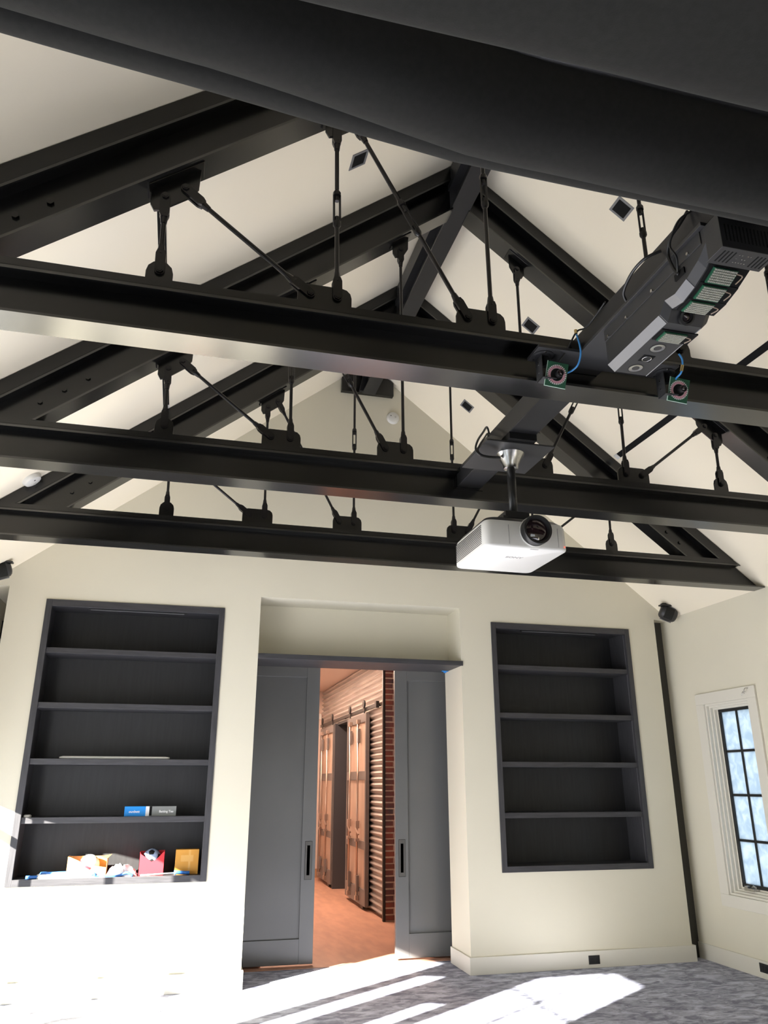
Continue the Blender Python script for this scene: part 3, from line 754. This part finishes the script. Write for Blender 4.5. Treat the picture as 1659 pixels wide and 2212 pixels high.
ring_camera(1.423, (1.474, 2.70, 3.291), 'ring light camera on green board hanging at the left end of the cross plate',
            [(1.544, 2.62, 3.458), (1.555, 2.62, 3.406), (1.561, 2.63, 3.367), (1.56, 2.66, 3.331), (1.547, 2.69, 3.318), (1.522, 2.70, 3.306)], [(1.5425, 2.62, 3.462), (1.541, 2.62, 3.48)])
ring_camera(2.030, (2.085, 2.70, 3.297), 'ring light camera on green board hanging at the right end of the cross plate',
            [(2.052, 2.62, 3.436), (2.065, 2.62, 3.412), (2.07, 2.63, 3.382), (2.064, 2.64, 3.35), (2.066, 2.68, 3.345), (2.082, 2.705, 3.34)], [(2.070, 2.63, 3.386), (2.065, 2.637, 3.358)])

# cables along the spine beam
def cable(pts, label, r=.006, m=CABLE):
    o = MB().tube(bez(pts, 8), r, 8).build('cable', m, smooth=True)
    return tag(o, label, 'cable', 'black cables along the spine beam')
cable([(1.594, 1.88, 3.515), (1.57, 1.90, 3.47), (1.556, 1.94, 3.44), (1.566, 1.98, 3.40), (1.575, 1.97, 3.33), (1.578, 1.955, 3.30)], 'black cable looping down beside the near end of the sensor bar into its cable slot')
cable([(1.594, 1.86, 3.50), (1.548, 1.88, 3.46), (1.54, 1.93, 3.40), (1.56, 1.93, 3.35), (1.579, 1.96, 3.305)], 'thinner black cable hanging just outside the looped one near the sensor bar', .004)
cable([(1.594, 2.05, 3.475), (1.548, 2.09, 3.46), (1.54, 2.17, 3.45), (1.55, 2.25, 3.42), (1.585, 2.28, 3.395)], 'black cable arching out from the spine beam halfway along the sensor bar')
cable([(1.594, 2.45, 3.52), (1.592, 2.55, 3.50), (1.578, 2.60, 3.483), (1.545, 2.62, 3.47), (1.515, 2.66, 3.401), (1.482, 2.69, 3.35)], 'thin black cable slanting down to the left ring camera', .004)
cable([(1.60, 3.78, 3.515), (1.575, 3.75, 3.54), (1.53, 3.70, 3.48), (1.475, 3.65, 3.40), (1.452, 3.63, 3.335), (1.475, 3.625, 3.300), (1.543, 3.64, 3.300), (1.612, 3.67, 3.315)], 'black cable looping from the spine beam into the chrome projector cone')
cable([(1.60, 3.80, 3.505), (1.585, 3.77, 3.51), (1.54, 3.71, 3.45), (1.49, 3.66, 3.38), (1.467, 3.635, 3.33), (1.49, 3.635, 3.306), (1.55, 3.65, 3.309), (1.612, 3.675, 3.325)], 'second black cable tight inside the loop at the projector cone', .005)

# ------------------------------------------------------------------ projector and its mount
PX, PY = 1.682, 3.69
pm = thing('projector_mount', 'chrome cone and black drop pole under a square dark plate', 'mount', (PX, PY, 3.40))
MB().box(PX - .20, 3.535, 3.352, PX + .20, 3.935, 3.362).build('ceiling_plate', GREYP, pm, bevel=.001)
MB().box(1.60, 3.50, 3.362, 1.76, 3.93, 3.40).build('spacer_block', MATTEB, pm)
M = Matrix.Translation((PX, PY, 0))
cn = MB().lathe([(.028, 3.262), (.040, 3.266), (.043, 3.285), (.075, 3.345), (.079, 3.352)], 32, M).build('flange_cone', CHROME, pm); smooth_by_angle(cn)
MB().tube([(PX, PY, 2.985), (PX, PY, 3.27)], .0235, 20).build('drop_pole', BLACKP, pm, smooth=True)
m = MB(); m.box(PX - .07, PY - .055, 2.955, PX + .07, PY + .055, 2.995); m.box(PX - .085, PY - .03, 2.93, PX + .085, PY + .03, 2.965); m.tube([(PX + .07, PY - .03, 2.975), (PX + .095, PY - .03, 2.975)], .008, 8); m.tube([(PX - .085, PY - .045, 2.955), (PX - .06, PY - .045, 2.955)], .014, 8)
m.build('tilt_bracket', BLACKP, pm, bevel=.004)
m = MB(); m.box(PX - .15, PY - .12, 2.912, PX + .14, PY + .12, 2.93); m.box(PX - .10, PY - .06, 2.92, PX + .10, PY + .08, 2.945); m.build('adapter_plate', BLACKP, pm, bevel=.006)

pj = thing('projector', 'white projector with a large black lens hanging below the middle truss', 'projector', (1.655, 3.71, 2.74))
px0, px1, py0, py1, pz0, pz1 = 1.425, 1.885, 3.478, 3.955, 2.738, 2.912
def rrect(xa, ya, xb, yb_, r, n=6):
    pts = []
    for cx_, cy_, a0 in ((xb - r, ya + r, -90), (xb - r, yb_ - r, 0), (xa + r, yb_ - r, 90), (xa + r, ya + r, 180)):
        for k in range(n + 1): a = R(a0 + 90 * k / n); pts.append((cx_ + r * math.cos(a), cy_ + r * math.sin(a)))
    return pts
def loft(levels, mats):
    m = MB(); n = len(levels[0][1]); vs = []; fs = []
    for z, pts in levels:
        vs += [(x, y, z) for x, y in pts]
    for i in range(len(levels) - 1):
        for k in range(n): k2 = (k + 1) % n; fs.append((i * n + k, i * n + k2, (i + 1) * n + k2, (i + 1) * n + k))
    fs.append(tuple(reversed(range(n)))); fs.append(tuple(range((len(levels) - 1) * n, len(levels) * n)))
    return m.add(vs, fs)
m = loft([(pz0, rrect(px0 + .010, py0 + .010, px1 - .010, py1 - .010, .034)), (pz0 + .004, rrect(px0 + .003, py0 + .003, px1 - .003, py1 - .003, .038)), (pz0 + .012, rrect(px0, py0, px1, py1, .04)),
          (pz1 - .05, rrect(px0 + .002, py0 + .004, px1 - .002, py1, .04)), (pz1 - .03, rrect(px0 + .01, py0 + .012, px1 - .01, py1, .04))], None)
bo = m.build('body', WHITEP, pj); smooth_by_angle(bo, 50)
m = loft([(pz1 - .03, rrect(px0 + .012, py0 + .014, px1 - .012, py1 - .005, .04)), (pz1 - .005, rrect(px0 + .03, py0 + .04, px1 - .03, py1 - .02, .05)), (pz1, rrect(px0 + .05, py0 + .06, px1 - .05, py1 - .04, .05))], None)
tc = m.build('top_shell', BLACKP, pj); smooth_by_angle(tc, 50)
m = MB()
for k in range(11):
    z = pz0 + .024 + k * .0096; m.box(px0 - .0008, py0 + .06, z, px0 + .004, py1 - .03, z + .004)
m.build('vent_grille', BLACKP, bo)
m = MB(); LX, LY, LZ = 1.692, py0, 2.826
Lm = frame_from((LX, LY, LZ), (0, -1, 0))
ln = MB().lathe([(.072, -.03), (.076, .0), (.079, .05), (.077, .056), (.066, .054), (.060, .038)], 40, Lm).build('lens_barrel', BLACKP, pj); smooth_by_angle(ln)
MB().lathe([(.064, .036), (.045, .046), (.02, .051), (.0008, .052)], 32, Lm, caps=False).build('lens_glass', LENS, ln, smooth=True)
MB().lathe([(.078, -.003), (.0815, .0), (.0815, .006), (.078, .009)], 40, Lm, caps=False).build('lens_trim', GREYW, ln, smooth=True)
m = MB(); m.box(1.553, py0 - .0006, pz0 + .015, 1.5545, py0 + .004, pz1 - .055); m.box(1.828, py0 - .0006, pz0 + .015, 1.8295, py0 + .004, pz1 - .055); m.box(1.675, py0 + .012, pz0 - .0006, 1.72, py0 + .022, pz0 + .002)
m.build('panel_seam', TEXTG, bo)
MB().box(1.862, py0 - .0012, pz0 + .016, 1.865, py0 + .003, pz0 + .024).build('status_light', REDL, bo)
MB().tube([(1.80, 3.62, pz1 - .01), (1.80, 3.62, pz1 + .015)], .014, 12).build('adjust_knob', BLACKP, tc)
text_obj('lettering', 'SONY', .036, TEXTG, Matrix.Translation((1.655, 3.66, pz0 - .0004)) @ Matrix.Rotation(math.pi, 4, 'X'), bo, bold=.0008)

# ------------------------------------------------------------------ draped black fabric
def fabric():
    r = thing('fabric_curtain', 'black fabric draped in thick rolls overhead across the top of the view', 'curtain', (CX, 1.3, 3.1))
    far = [(1.60, 3.56), (1.585, 3.40), (1.565, 3.27), (1.525, 3.19), (1.475, 3.153), (1.425, 3.152), (1.375, 3.172), (1.335, 3.21), (1.30, 3.265), (1.275, 3.335), (1.262, 3.42), (1.25, 3.52), (1.24, 3.62)]
    near = [(.96, 3.25), (.925, 3.08), (.908, 2.92), (.897, 2.82), (.882, 2.778), (.84, 2.757), (.74, 2.752), (.55, 2.765), (.3, 2.80), (0.0, 2.86), (-.4, 2.95), (-.9, 3.08)]
    back = [(1.66, 3.56), (1.645, 3.42), (1.625, 3.30), (1.59, 3.235), (1.545, 3.222), (1.50, 3.25), (1.47, 3.30), (1.44, 3.36)]
    def dyx(x):
        if x > .6: return 0.0015 * math.sin(x * 2)
        return -.10 * (.6 - x) + .0 if x > -.6 else -.12 + .11 * (x + .6)
    def sheet(prof, dyf, dzf, amp=.008, nx=90):
        P = bez([(0, a, b) for a, b in prof], 5)
        rows = []
        for i in range(nx + 1):
            x = XL + .05 + (XR - XL - .1) * i / nx
            rows.append([(x, p.y + dyf(x) + amp * math.sin(x * 2.3 + p.z * 3) * .5, p.z + dzf(x) + amp * .6 * math.sin(x * 1.7 + p.y * 9) + amp * .25 * math.sin(x * 9 + p.y * 25)) for p in P])
        return MB().grid(rows)
    def nd(x): return dyx(x) - (.045 * min(1, max(0, (.75 - x) / .8)))
    o = sheet(far, nd, lambda x: 0.0).build('roll', FABRIC, r, smooth=True)
    o.modifiers.new('s', 'SOLIDIFY').thickness = .006
    o = sheet(back, dyx, lambda x: 0.0, .004).build('back_fold', FABRIC, r, smooth=True)
    o.modifiers.new('s', 'SOLIDIFY').thickness = .006
    o = sheet(near, lambda x: 0.0, lambda x: 0.0, .005).build('front_fold', FABRIC, r, smooth=True)
    o.modifiers.new('s', 'SOLIDIFY').thickness = .006
fabric()

# ------------------------------------------------------------------ ceiling fittings
def roof_frame(x, y):
    sd = 1 if x > CX else -1
    n = Vector((-sd * SL, 0, -1)).normalized()      # pointing into the room
    return frame_from((x, y, roof_z(x)), n, (0, 1, 0))
def downlight(x, y, label):
    M = roof_frame(x, y); r = thing('downlight', label, 'light', (x, y, roof_z(x)), 'square recessed ceiling downlights')
    a, b = .066, .050
    m = MB()
    for q in ((-a, -a, a, -b), (-a, b, a, a), (-a, -b, -b, b), (b, -b, a, b)): m.box(q[0], q[1], -.002, q[2], q[3], .004, M)
    m.build('trim_ring', EDGEP, r)
    MB().box(-b, -b, -.001, b, b, .0012, M).build('dark_aperture', MATTEB, r)
downlight(2.607, 3.69, 'square recessed downlight, nearest and largest on the right ceiling slope')
downlight(2.607, 5.147, 'square recessed downlight, middle one on the right ceiling slope')
downlight(2.600, 6.684, 'square recessed downlight nearest the back wall, smallest on the right slope')
downlight(.795, 3.74, 'square recessed downlight on the left ceiling slope')
def slot(x, y0, y1, label):
    M = roof_frame(x, (y0 + y1) / 2); L = (y1 - y0) / 2
    r = thing('slot_diffuser', label, 'vent', (x, (y0 + y1) / 2, roof_z(x)), 'long dark slots in the ceiling')
    MB().box(-L, -.026, -.001, L, .026, .003, M).build('slot_channel', MATTEB, r)
    sg = 1
    MB().box(L - .05, -.026, -.001, L, .026, .006, M).build('end_cap', WHITEP, r)
slot(3.677, 3.0, 5.76, 'long thin dark slot running along the right ceiling slope')
slot(-.317, 3.02, 5.77, 'long thin dark slot running along the left ceiling slope')
def smoke(M, loc, label, rr=.07):
    r = thing('smoke_detector', label, 'detector', loc, 'white smoke detectors')
    b = MB().lathe([(rr, 0), (rr, .012), (rr * .93, .022), (rr * .86, .032), (rr * .55, .040), (rr * .2, .042)], 32, M).build('body', WHITEP, r); smooth_by_angle(b, 30)
    MB().lathe([(rr * .16, .040), (rr * .16, .045), (.001, .046)], 12, M @ Matrix.Translation((.02, 0, 0))).build('test_button', GREYW, b)
    MB().lathe([(.006, .037), (.006, .0415)], 8, M @ Matrix.Translation((-.03, .012, 0))).build('sensor_hole', MATTEB, b)
smoke(frame_from((1.975, YB, 5.36), (0, -1, 0), (1, 0, 0)), (1.975, YB, 5.36), 'round white smoke detector high on the gable wall below the peak')
smoke(roof_frame(-1.213, 5.73), (-1.213, 5.73, roof_z(-1.213)), 'round white smoke detector on the left ceiling slope near the far truss')

def speaker(loc, n, up, label):
    r = thing('speaker', label, 'speaker', loc, 'black corner speakers')
    B = frame_from(loc, n, up)     # z: facing direction, x: long axis
    pts = []
    for k in range(13):
        a = R(-8 + 196 * k / 12); pts.append((.085 * math.cos(a) * .95, .075 * math.sin(a)))
    # D-shaped section extruded along local x
    sec = [(p[0], p[1]) for p in pts]
    vs = []; fs = []; n_ = len(sec)
    lev = [(-.092, .45), (-.085, .68), (-.072, .84), (-.05, .95), (-.02, 1.0), (.02, 1.0), (.05, .95), (.072, .84), (.085, .68), (.092, .45)]
    for t_, s_ in lev:
        for p in sec: vs.append((t_, p[0] * s_, p[1] * s_))
    for i in range(len(lev) - 1):
        for k in range(n_): k2 = (k + 1) % n_; fs.append((i * n_ + k, i * n_ + k2, (i + 1) * n_ + k2, (i + 1) * n_ + k))
    fs.append(tuple(reversed(range(n_)))); fs.append(tuple(range((len(lev) - 1) * n_, len(lev) * n_)))
    c = MB().add(vs, fs, B).build('cabinet', GREYP, r); smooth_by_angle(c, 50)
    m = MB()
    vs = []
    for t_ in (-.045, .045):
        for k in range(2, 9): vs.append((t_, sec[k][0] * 1.012, sec[k][1] * 1.012))
    fs = [(k, k + 1, k + 8, k + 7) for k in range(6)]
    m.add(vs, fs, B); m.build('grille', FABRIC, c, smooth=True)
    m = MB(); m.box(-.06, -.083, .010, .06, .083, .014, B); m.build('seam', EDGEP, c)
    return r, B
r, B = speaker((4.975, 7.13, 3.315), (-.45, -.80, -.40), (.75, -.35, -.42), 'black wedge speaker in the upper right corner above the slot')
m = MB(); m.box(4.90, 7.10, 3.37, 4.96, 7.14, roof_z(4.93) - .01); m.box(4.86, 7.06, 3.385, 5.02, 7.12, 3.40); m.build('bracket', BLACKP, r, bevel=.004)
r, B = speaker((-1.63, 7.10, 3.345), (.42, -.80, -.42), (.75, .35, .42), 'black wedge speaker in the upper left corner above the slot')
m = MB(); m.box(-1.62, 7.08, 3.38, -1.56, 7.12, roof_z(-1.6) + .02); m.box(-1.68, 7.05, 3.41, -1.53, 7.11, 3.425); m.build('bracket', BLACKP, r, bevel=.004)

# equipment in the left slot
e = thing('wall_box', 'small dark box mounted on the wall deep in the left slot', 'box', (-1.74, 8.16, 2.95))
MB().box(-1.80, 8.14, 2.93, -1.70, 8.2, 3.10).build('case', BLACKP, e, bevel=.004)
MB().tube(bez([(-1.74, 8.17, 2.93), (-1.72, 8.15, 2.85), (-1.77, 8.16, 2.78), (-1.75, 8.17, 2.66)]), .006, 6).build('cord', CABLE, e, smooth=True)

# outlets on the baseboards
def outlet(M, loc, label):
    r = thing('outlet', label, 'outlet', loc, 'black baseboard outlets')
    p = MB().box(-.056, -.036, 0, .056, .036, .006, M).build('cover_plate', BLACKP, r, bevel=.002)
    m = MB()
    for sx in (-.026, .026): m.box(sx - .018, -.022, .0055, sx + .018, .022, .008, M)
    m.build('socket', STEELG, p)
    return r
outlet(frame_from((3.867, YB - .018, .068), (0, -1, 0), (1, 0, 0)), (3.867, YB - .018, .068), 'black outlet in the baseboard below the right bookcase')
outlet(frame_from((XR - .018, 6.54, .085), (-1, 0, 0), (0, -1, 0)), (XR - .018, 6.54, .085), 'black outlet in the baseboard below the window')

# ------------------------------------------------------------------ things on the left bookcase
FS = 1.332; BT = BZ0 + .05      # fourth shelf top, bottom shelf top
b = thing('carton', 'long blue and grey printed carton on the fourth shelf of left bookcase', 'box', (-.19, 7.42, FS))
xa, xb, ya, yb_, za, zb_ = -.402, .028, 7.395, 7.485, FS, FS + .078
m = MB(); xm = xa + .175
m.box(xm + .03, ya, za, xb, yb_, zb_); m.mi = 1; m.box(xa, ya, za, xm, yb_, zb_); m.mi = 2; m.box(xm, ya, za, xm + .03, yb_, zb_); m.mi = 3; m.box(xm + .03, ya - .0005, za + .004, xm + .052, ya + .001, zb_)
m.build('box_body', [GREYBOX, BLUEBOX, WHITEBOX, MATTEB], b)
F = Matrix.Translation((0, ya - .0006, 0)) @ Matrix.Rotation(R(90), 4, 'X')
text_obj('lettering', 'Batting Tee', .026, TEXTW, Matrix.Translation((-.055, 0, za + .036)) @ F, b, bold=.0006)
text_obj('lettering', 'ounbett', .028, TEXTW, Matrix.Translation((-.322, 0, za + .036)) @ F, b, shear=.22, bold=.0005)

st = MB().tube([(-.981, 7.385, 1.797 + .010), (-.95, 7.385, 1.797 + .0115), (-.10, 7.385, 1.797 + .0115), (-.066, 7.385, 1.797 + .010)], [.006, .0115, .0115, .008], 12).build('alignment_stick', WHITEP, smooth=True)
tag(st, 'thin white stick lying on the third shelf of the left bookcase', 'stick')
pk = loft([(FS, rrect(-1.196, 7.36, -1.14, 7.42, .02)), (FS + .012, rrect(-1.199, 7.357, -1.137, 7.423, .023)), (FS + .02, rrect(-1.19, 7.366, -1.146, 7.414, .018))], None).build('clip', WHITEP, smooth=False)
smooth_by_angle(pk); tag(pk, 'small white plastic piece at the left end of the fourth shelf', 'clip')

ob = thing('cardboard_box', 'closed orange cardboard box at the right end of the bottom shelf', 'box', (.15, 7.46, BT))
MB().box(.055, 7.42, BT, .25, 7.53, BT + .195).build('box_body', ORANGEB, ob, bevel=.002)
m = MB(); m.box(.165, 7.4195, BT + .002, .182, 7.4205, BT + .193); m.box(.10, 7.4190, BT + .10, .205, 7.4203, BT + .15); m.build('packing_tape', TAPE, ob)

rb = thing('ball_box', 'open red display box holding the soccer ball on bottom shelf', 'box', (-.135, 7.44, BT))
m = MB(); rx0, rx1, ry0, ry1 = -.24, -.035, 7.40, 7.545
def sidep(poly, axis, a, b_): m.prism(poly, a, b_, axis)
sidep([(rx0, BT), (rx1, BT), (rx1, BT + .185), (rx1 - .012, BT + .18), (-.10, BT + .125), (-.14, BT + .105), (-.18, BT + .135), (rx0 + .012, BT + .165), (rx0, BT + .18)], 'y', ry0, ry0 + .003)
sidep([(rx0, BT), (rx1, BT), (rx1, BT + .185), (rx0, BT + .18)], 'y', ry1 - .003, ry1)
m.box(rx0, ry0, BT, rx0 + .003, ry1, BT + .18); m.box(rx1 - .003, ry0, BT, rx1, ry1, BT + .185); m.box(rx0, ry0, BT, rx1, ry1, BT + .003)
m.build('box_body', REDB, rb)
def soccer():
    r = thing('soccer_ball', 'pale blue and black soccer ball sitting in the red box', 'ball', (-.142, 7.478, BT + .128))
    c = Vector((-.142, 7.478, BT + .128)); rad = .076
    phi = (1 + 5 ** .5) / 2
    ico = [Vector(v).normalized() for v in ((0, 1, phi), (0, -1, phi), (0, 1, -phi), (0, -1, -phi), (1, phi, 0), (-1, phi, 0), (1, -phi, 0), (-1, -phi, 0), (phi, 0, 1), (phi, 0, -1), (-phi, 0, 1), (-phi, 0, -1))]
    Rm = ico[0].rotation_difference(Vector((-.05, -.72, .69))).to_matrix()
    ico = [Rm @ v for v in ico]
    m = MB(); vs = []; n1, n2 = 20, 28
    for i in range(n1 + 1):
        th = math.pi * i / n1
        for j in range(n2): a = 2 * math.pi * j / n2; vs.append(c + Vector((math.sin(th) * math.cos(a), math.sin(th) * math.sin(a), math.cos(th))) * rad)
    fs = [(i * n2 + j, (i + 1) * n2 + j, (i + 1) * n2 + (j + 1) % n2, i * n2 + (j + 1) % n2) for i in range(n1) for j in range(n2)]
    m.add(vs, fs); b_ = m.build('ball_skin', BALLB, r, smooth=True)
    m = MB()
    for v in ico:
        t_ = v.orthogonal().normalized(); w_ = v.cross(t_); pts = [c + v * rad * 1.012]; F_ = []
        for q in (1, 2, 3):
            for k in range(10):
                aa = .37 * q / 3 * (1 if k % 2 == 0 else .82); ph = 2 * math.pi * k / 10
                pts.append(c + (v * math.cos(aa) + (t_ * math.cos(ph) + w_ * math.sin(ph)) * math.sin(aa)) * rad * 1.012)
        F_ += [(0, 1 + k, 1 + (k + 1) % 10) for k in range(10)]
        F_ += [(1 + q * 10 + k, 11 + q * 10 + k, 11 + q * 10 + (k + 1) % 10, 1 + q * 10 + (k + 1) % 10) for q in (0, 1) for k in range(10)]
        m.add(pts, F_)
    m.build('black_patch', BLACKP, b_)
soccer()

cb = thing('torn_box', 'torn open brown cardboard box left of the red box on bottom shelf', 'box', (-.66, 7.47, BT))
m = MB(); cx0, cx1, cy0, cy1 = -.815, -.50, 7.41, 7.56
m.prism([(cx0, BT), (cx1, BT), (cx1, BT + .07), (cx1 - .09, BT + .085), (cx0 + .16, BT + .09), (cx0 + .08, BT + .13), (cx0 + .02, BT + .155), (cx0, BT + .155)], cy0, cy0 + .003, 'y')
m.box(cx0, cy0, BT, cx0 + .003, cy1, BT + .155); m.box(cx1 - .003, cy0 + .02, BT, cx1, cy1, BT + .135); m.box(cx0, cy1 - .003, BT, cx1, cy1, BT + .15); m.box(cx0, cy0, BT, cx1, cy1, BT + .003)
m.add([(cx1 - .003, cy0 + .02, BT + .135), (cx1 - .003, cy0 + .10, BT + .135), (cx1 + .03, cy0 + .09, BT + .165), (cx1 - .06, cy0 + .02, BT + .155)], [(0, 1, 2, 3), (3, 2, 1, 0)])
m.build('box_body', CARD, cb)
# ball with red stripe in torn box
gb = thing('ball', 'white ball with a red stripe lying in the torn brown box', 'ball', (-.645, 7.485, BT + .085))
c = Vector((-.645, 7.485, BT + .085)); rad = .082; ax = frame_from(c, (.45, -.15, .9))
m = MB(); P = [(max(.0005, rad * math.sin(math.pi * i / 16)), -rad * math.cos(math.pi * i / 16)) for i in range(17)]
MB().lathe(P, 28, ax).build('ball_skin', PAPER, gb, smooth=True)
MB().lathe([(rad * 1.004 * math.cos(a), rad * 1.004 * math.sin(a)) for a in (-.12, 0, .12)], 28, ax, caps=False).build('red_stripe', REDB, gb, smooth=True)

def crumple(x0, x1, y0, y1, z0, h, seed, name, label, m_):
    rnd = random.Random(seed); nx, ny = 16, 9; rows = []
    for i in range(nx + 1):
        u = i / nx; row = []
        for j in range(ny + 1):
            v = j / ny; e = (math.sin(math.pi * u) * math.sin(math.pi * v)) ** .6 if 0 < u < 1 and 0 < v < 1 else 0
            row.append((x0 + (x1 - x0) * u + rnd.uniform(-.01, .01) * e, y0 + (y1 - y0) * v + rnd.uniform(-.008, .008) * e, z0 + .001 + h * e * rnd.uniform(.45, 1)))
        rows.append(row)
    o = MB().grid(rows).build(name, m_); o.modifiers.new('s', 'SOLIDIFY').thickness = .001
    return tag(o, label, 'paper')
crumple(-.50, -.25, 7.37, 7.50, BT, .11, 3, 'crumpled_paper', 'crumpled white packing paper between torn box and red box', PAPER)
crumple(-.77, -.50, 7.345, 7.405, BT + .0, .05, 9, 'crumpled_paper', 'flatter crumpled white paper in front of the torn brown box', PAPER)
ra = thing('racket', 'blue and white paddle lying along the front of bottom shelf', 'racket', (-.9, 7.365, BT))
MB().tube([(-1.11, 7.36, BT + .014), (-1.00, 7.36, BT + .014)], [.012, .014], 12).build('grip', BLUEP, ra, smooth=True)
m = loft([(BT + .002, rrect(-1.04, 7.342, -.60, 7.43, .04)), (BT + .014, rrect(-1.045, 7.34, -.595, 7.432, .043)), (BT + .03, rrect(-1.03, 7.345, -.61, 7.425, .036))], None); o = m.build('blade', WHITEP, ra); smooth_by_angle(o, 40)
m = loft([(BT + .028, rrect(-1.02, 7.40, -.63, 7.45, .02)), (BT + .045, rrect(-1.01, 7.405, -.64, 7.445, .018))], None); m.build('blue_edge', BLUEP, ra)
o = MB().tube(bez([(-.62, 7.36, BT + .004), (-.585, 7.35, BT + .03), (-.56, 7.355, BT + .006), (-.40, 7.37, BT + .006), (-.33, 7.36, BT + .03), (-.28, 7.36, BT + .006)]), .011, 8).build('strap', BLUEP, smooth=True)
tag(o, 'bright blue strap trailing along the bottom shelf below the paper', 'strap')
cl = thing('clamp', 'blue handled tool lying in front of the orange cardboard box', 'tool', (.05, 7.375, BT))
MB().tube([(.055, 7.365, BT + .018), (.075, 7.365, BT + .022), (.18, 7.365, BT + .016)], [.020, .013, .016], 12).build('handle', BLUEP, cl, smooth=True)
MB().tube([(-.22, 7.365, BT + .006), (.055, 7.365, BT + .018)], .006, 8).build('shaft', WHITEP, cl, smooth=True)
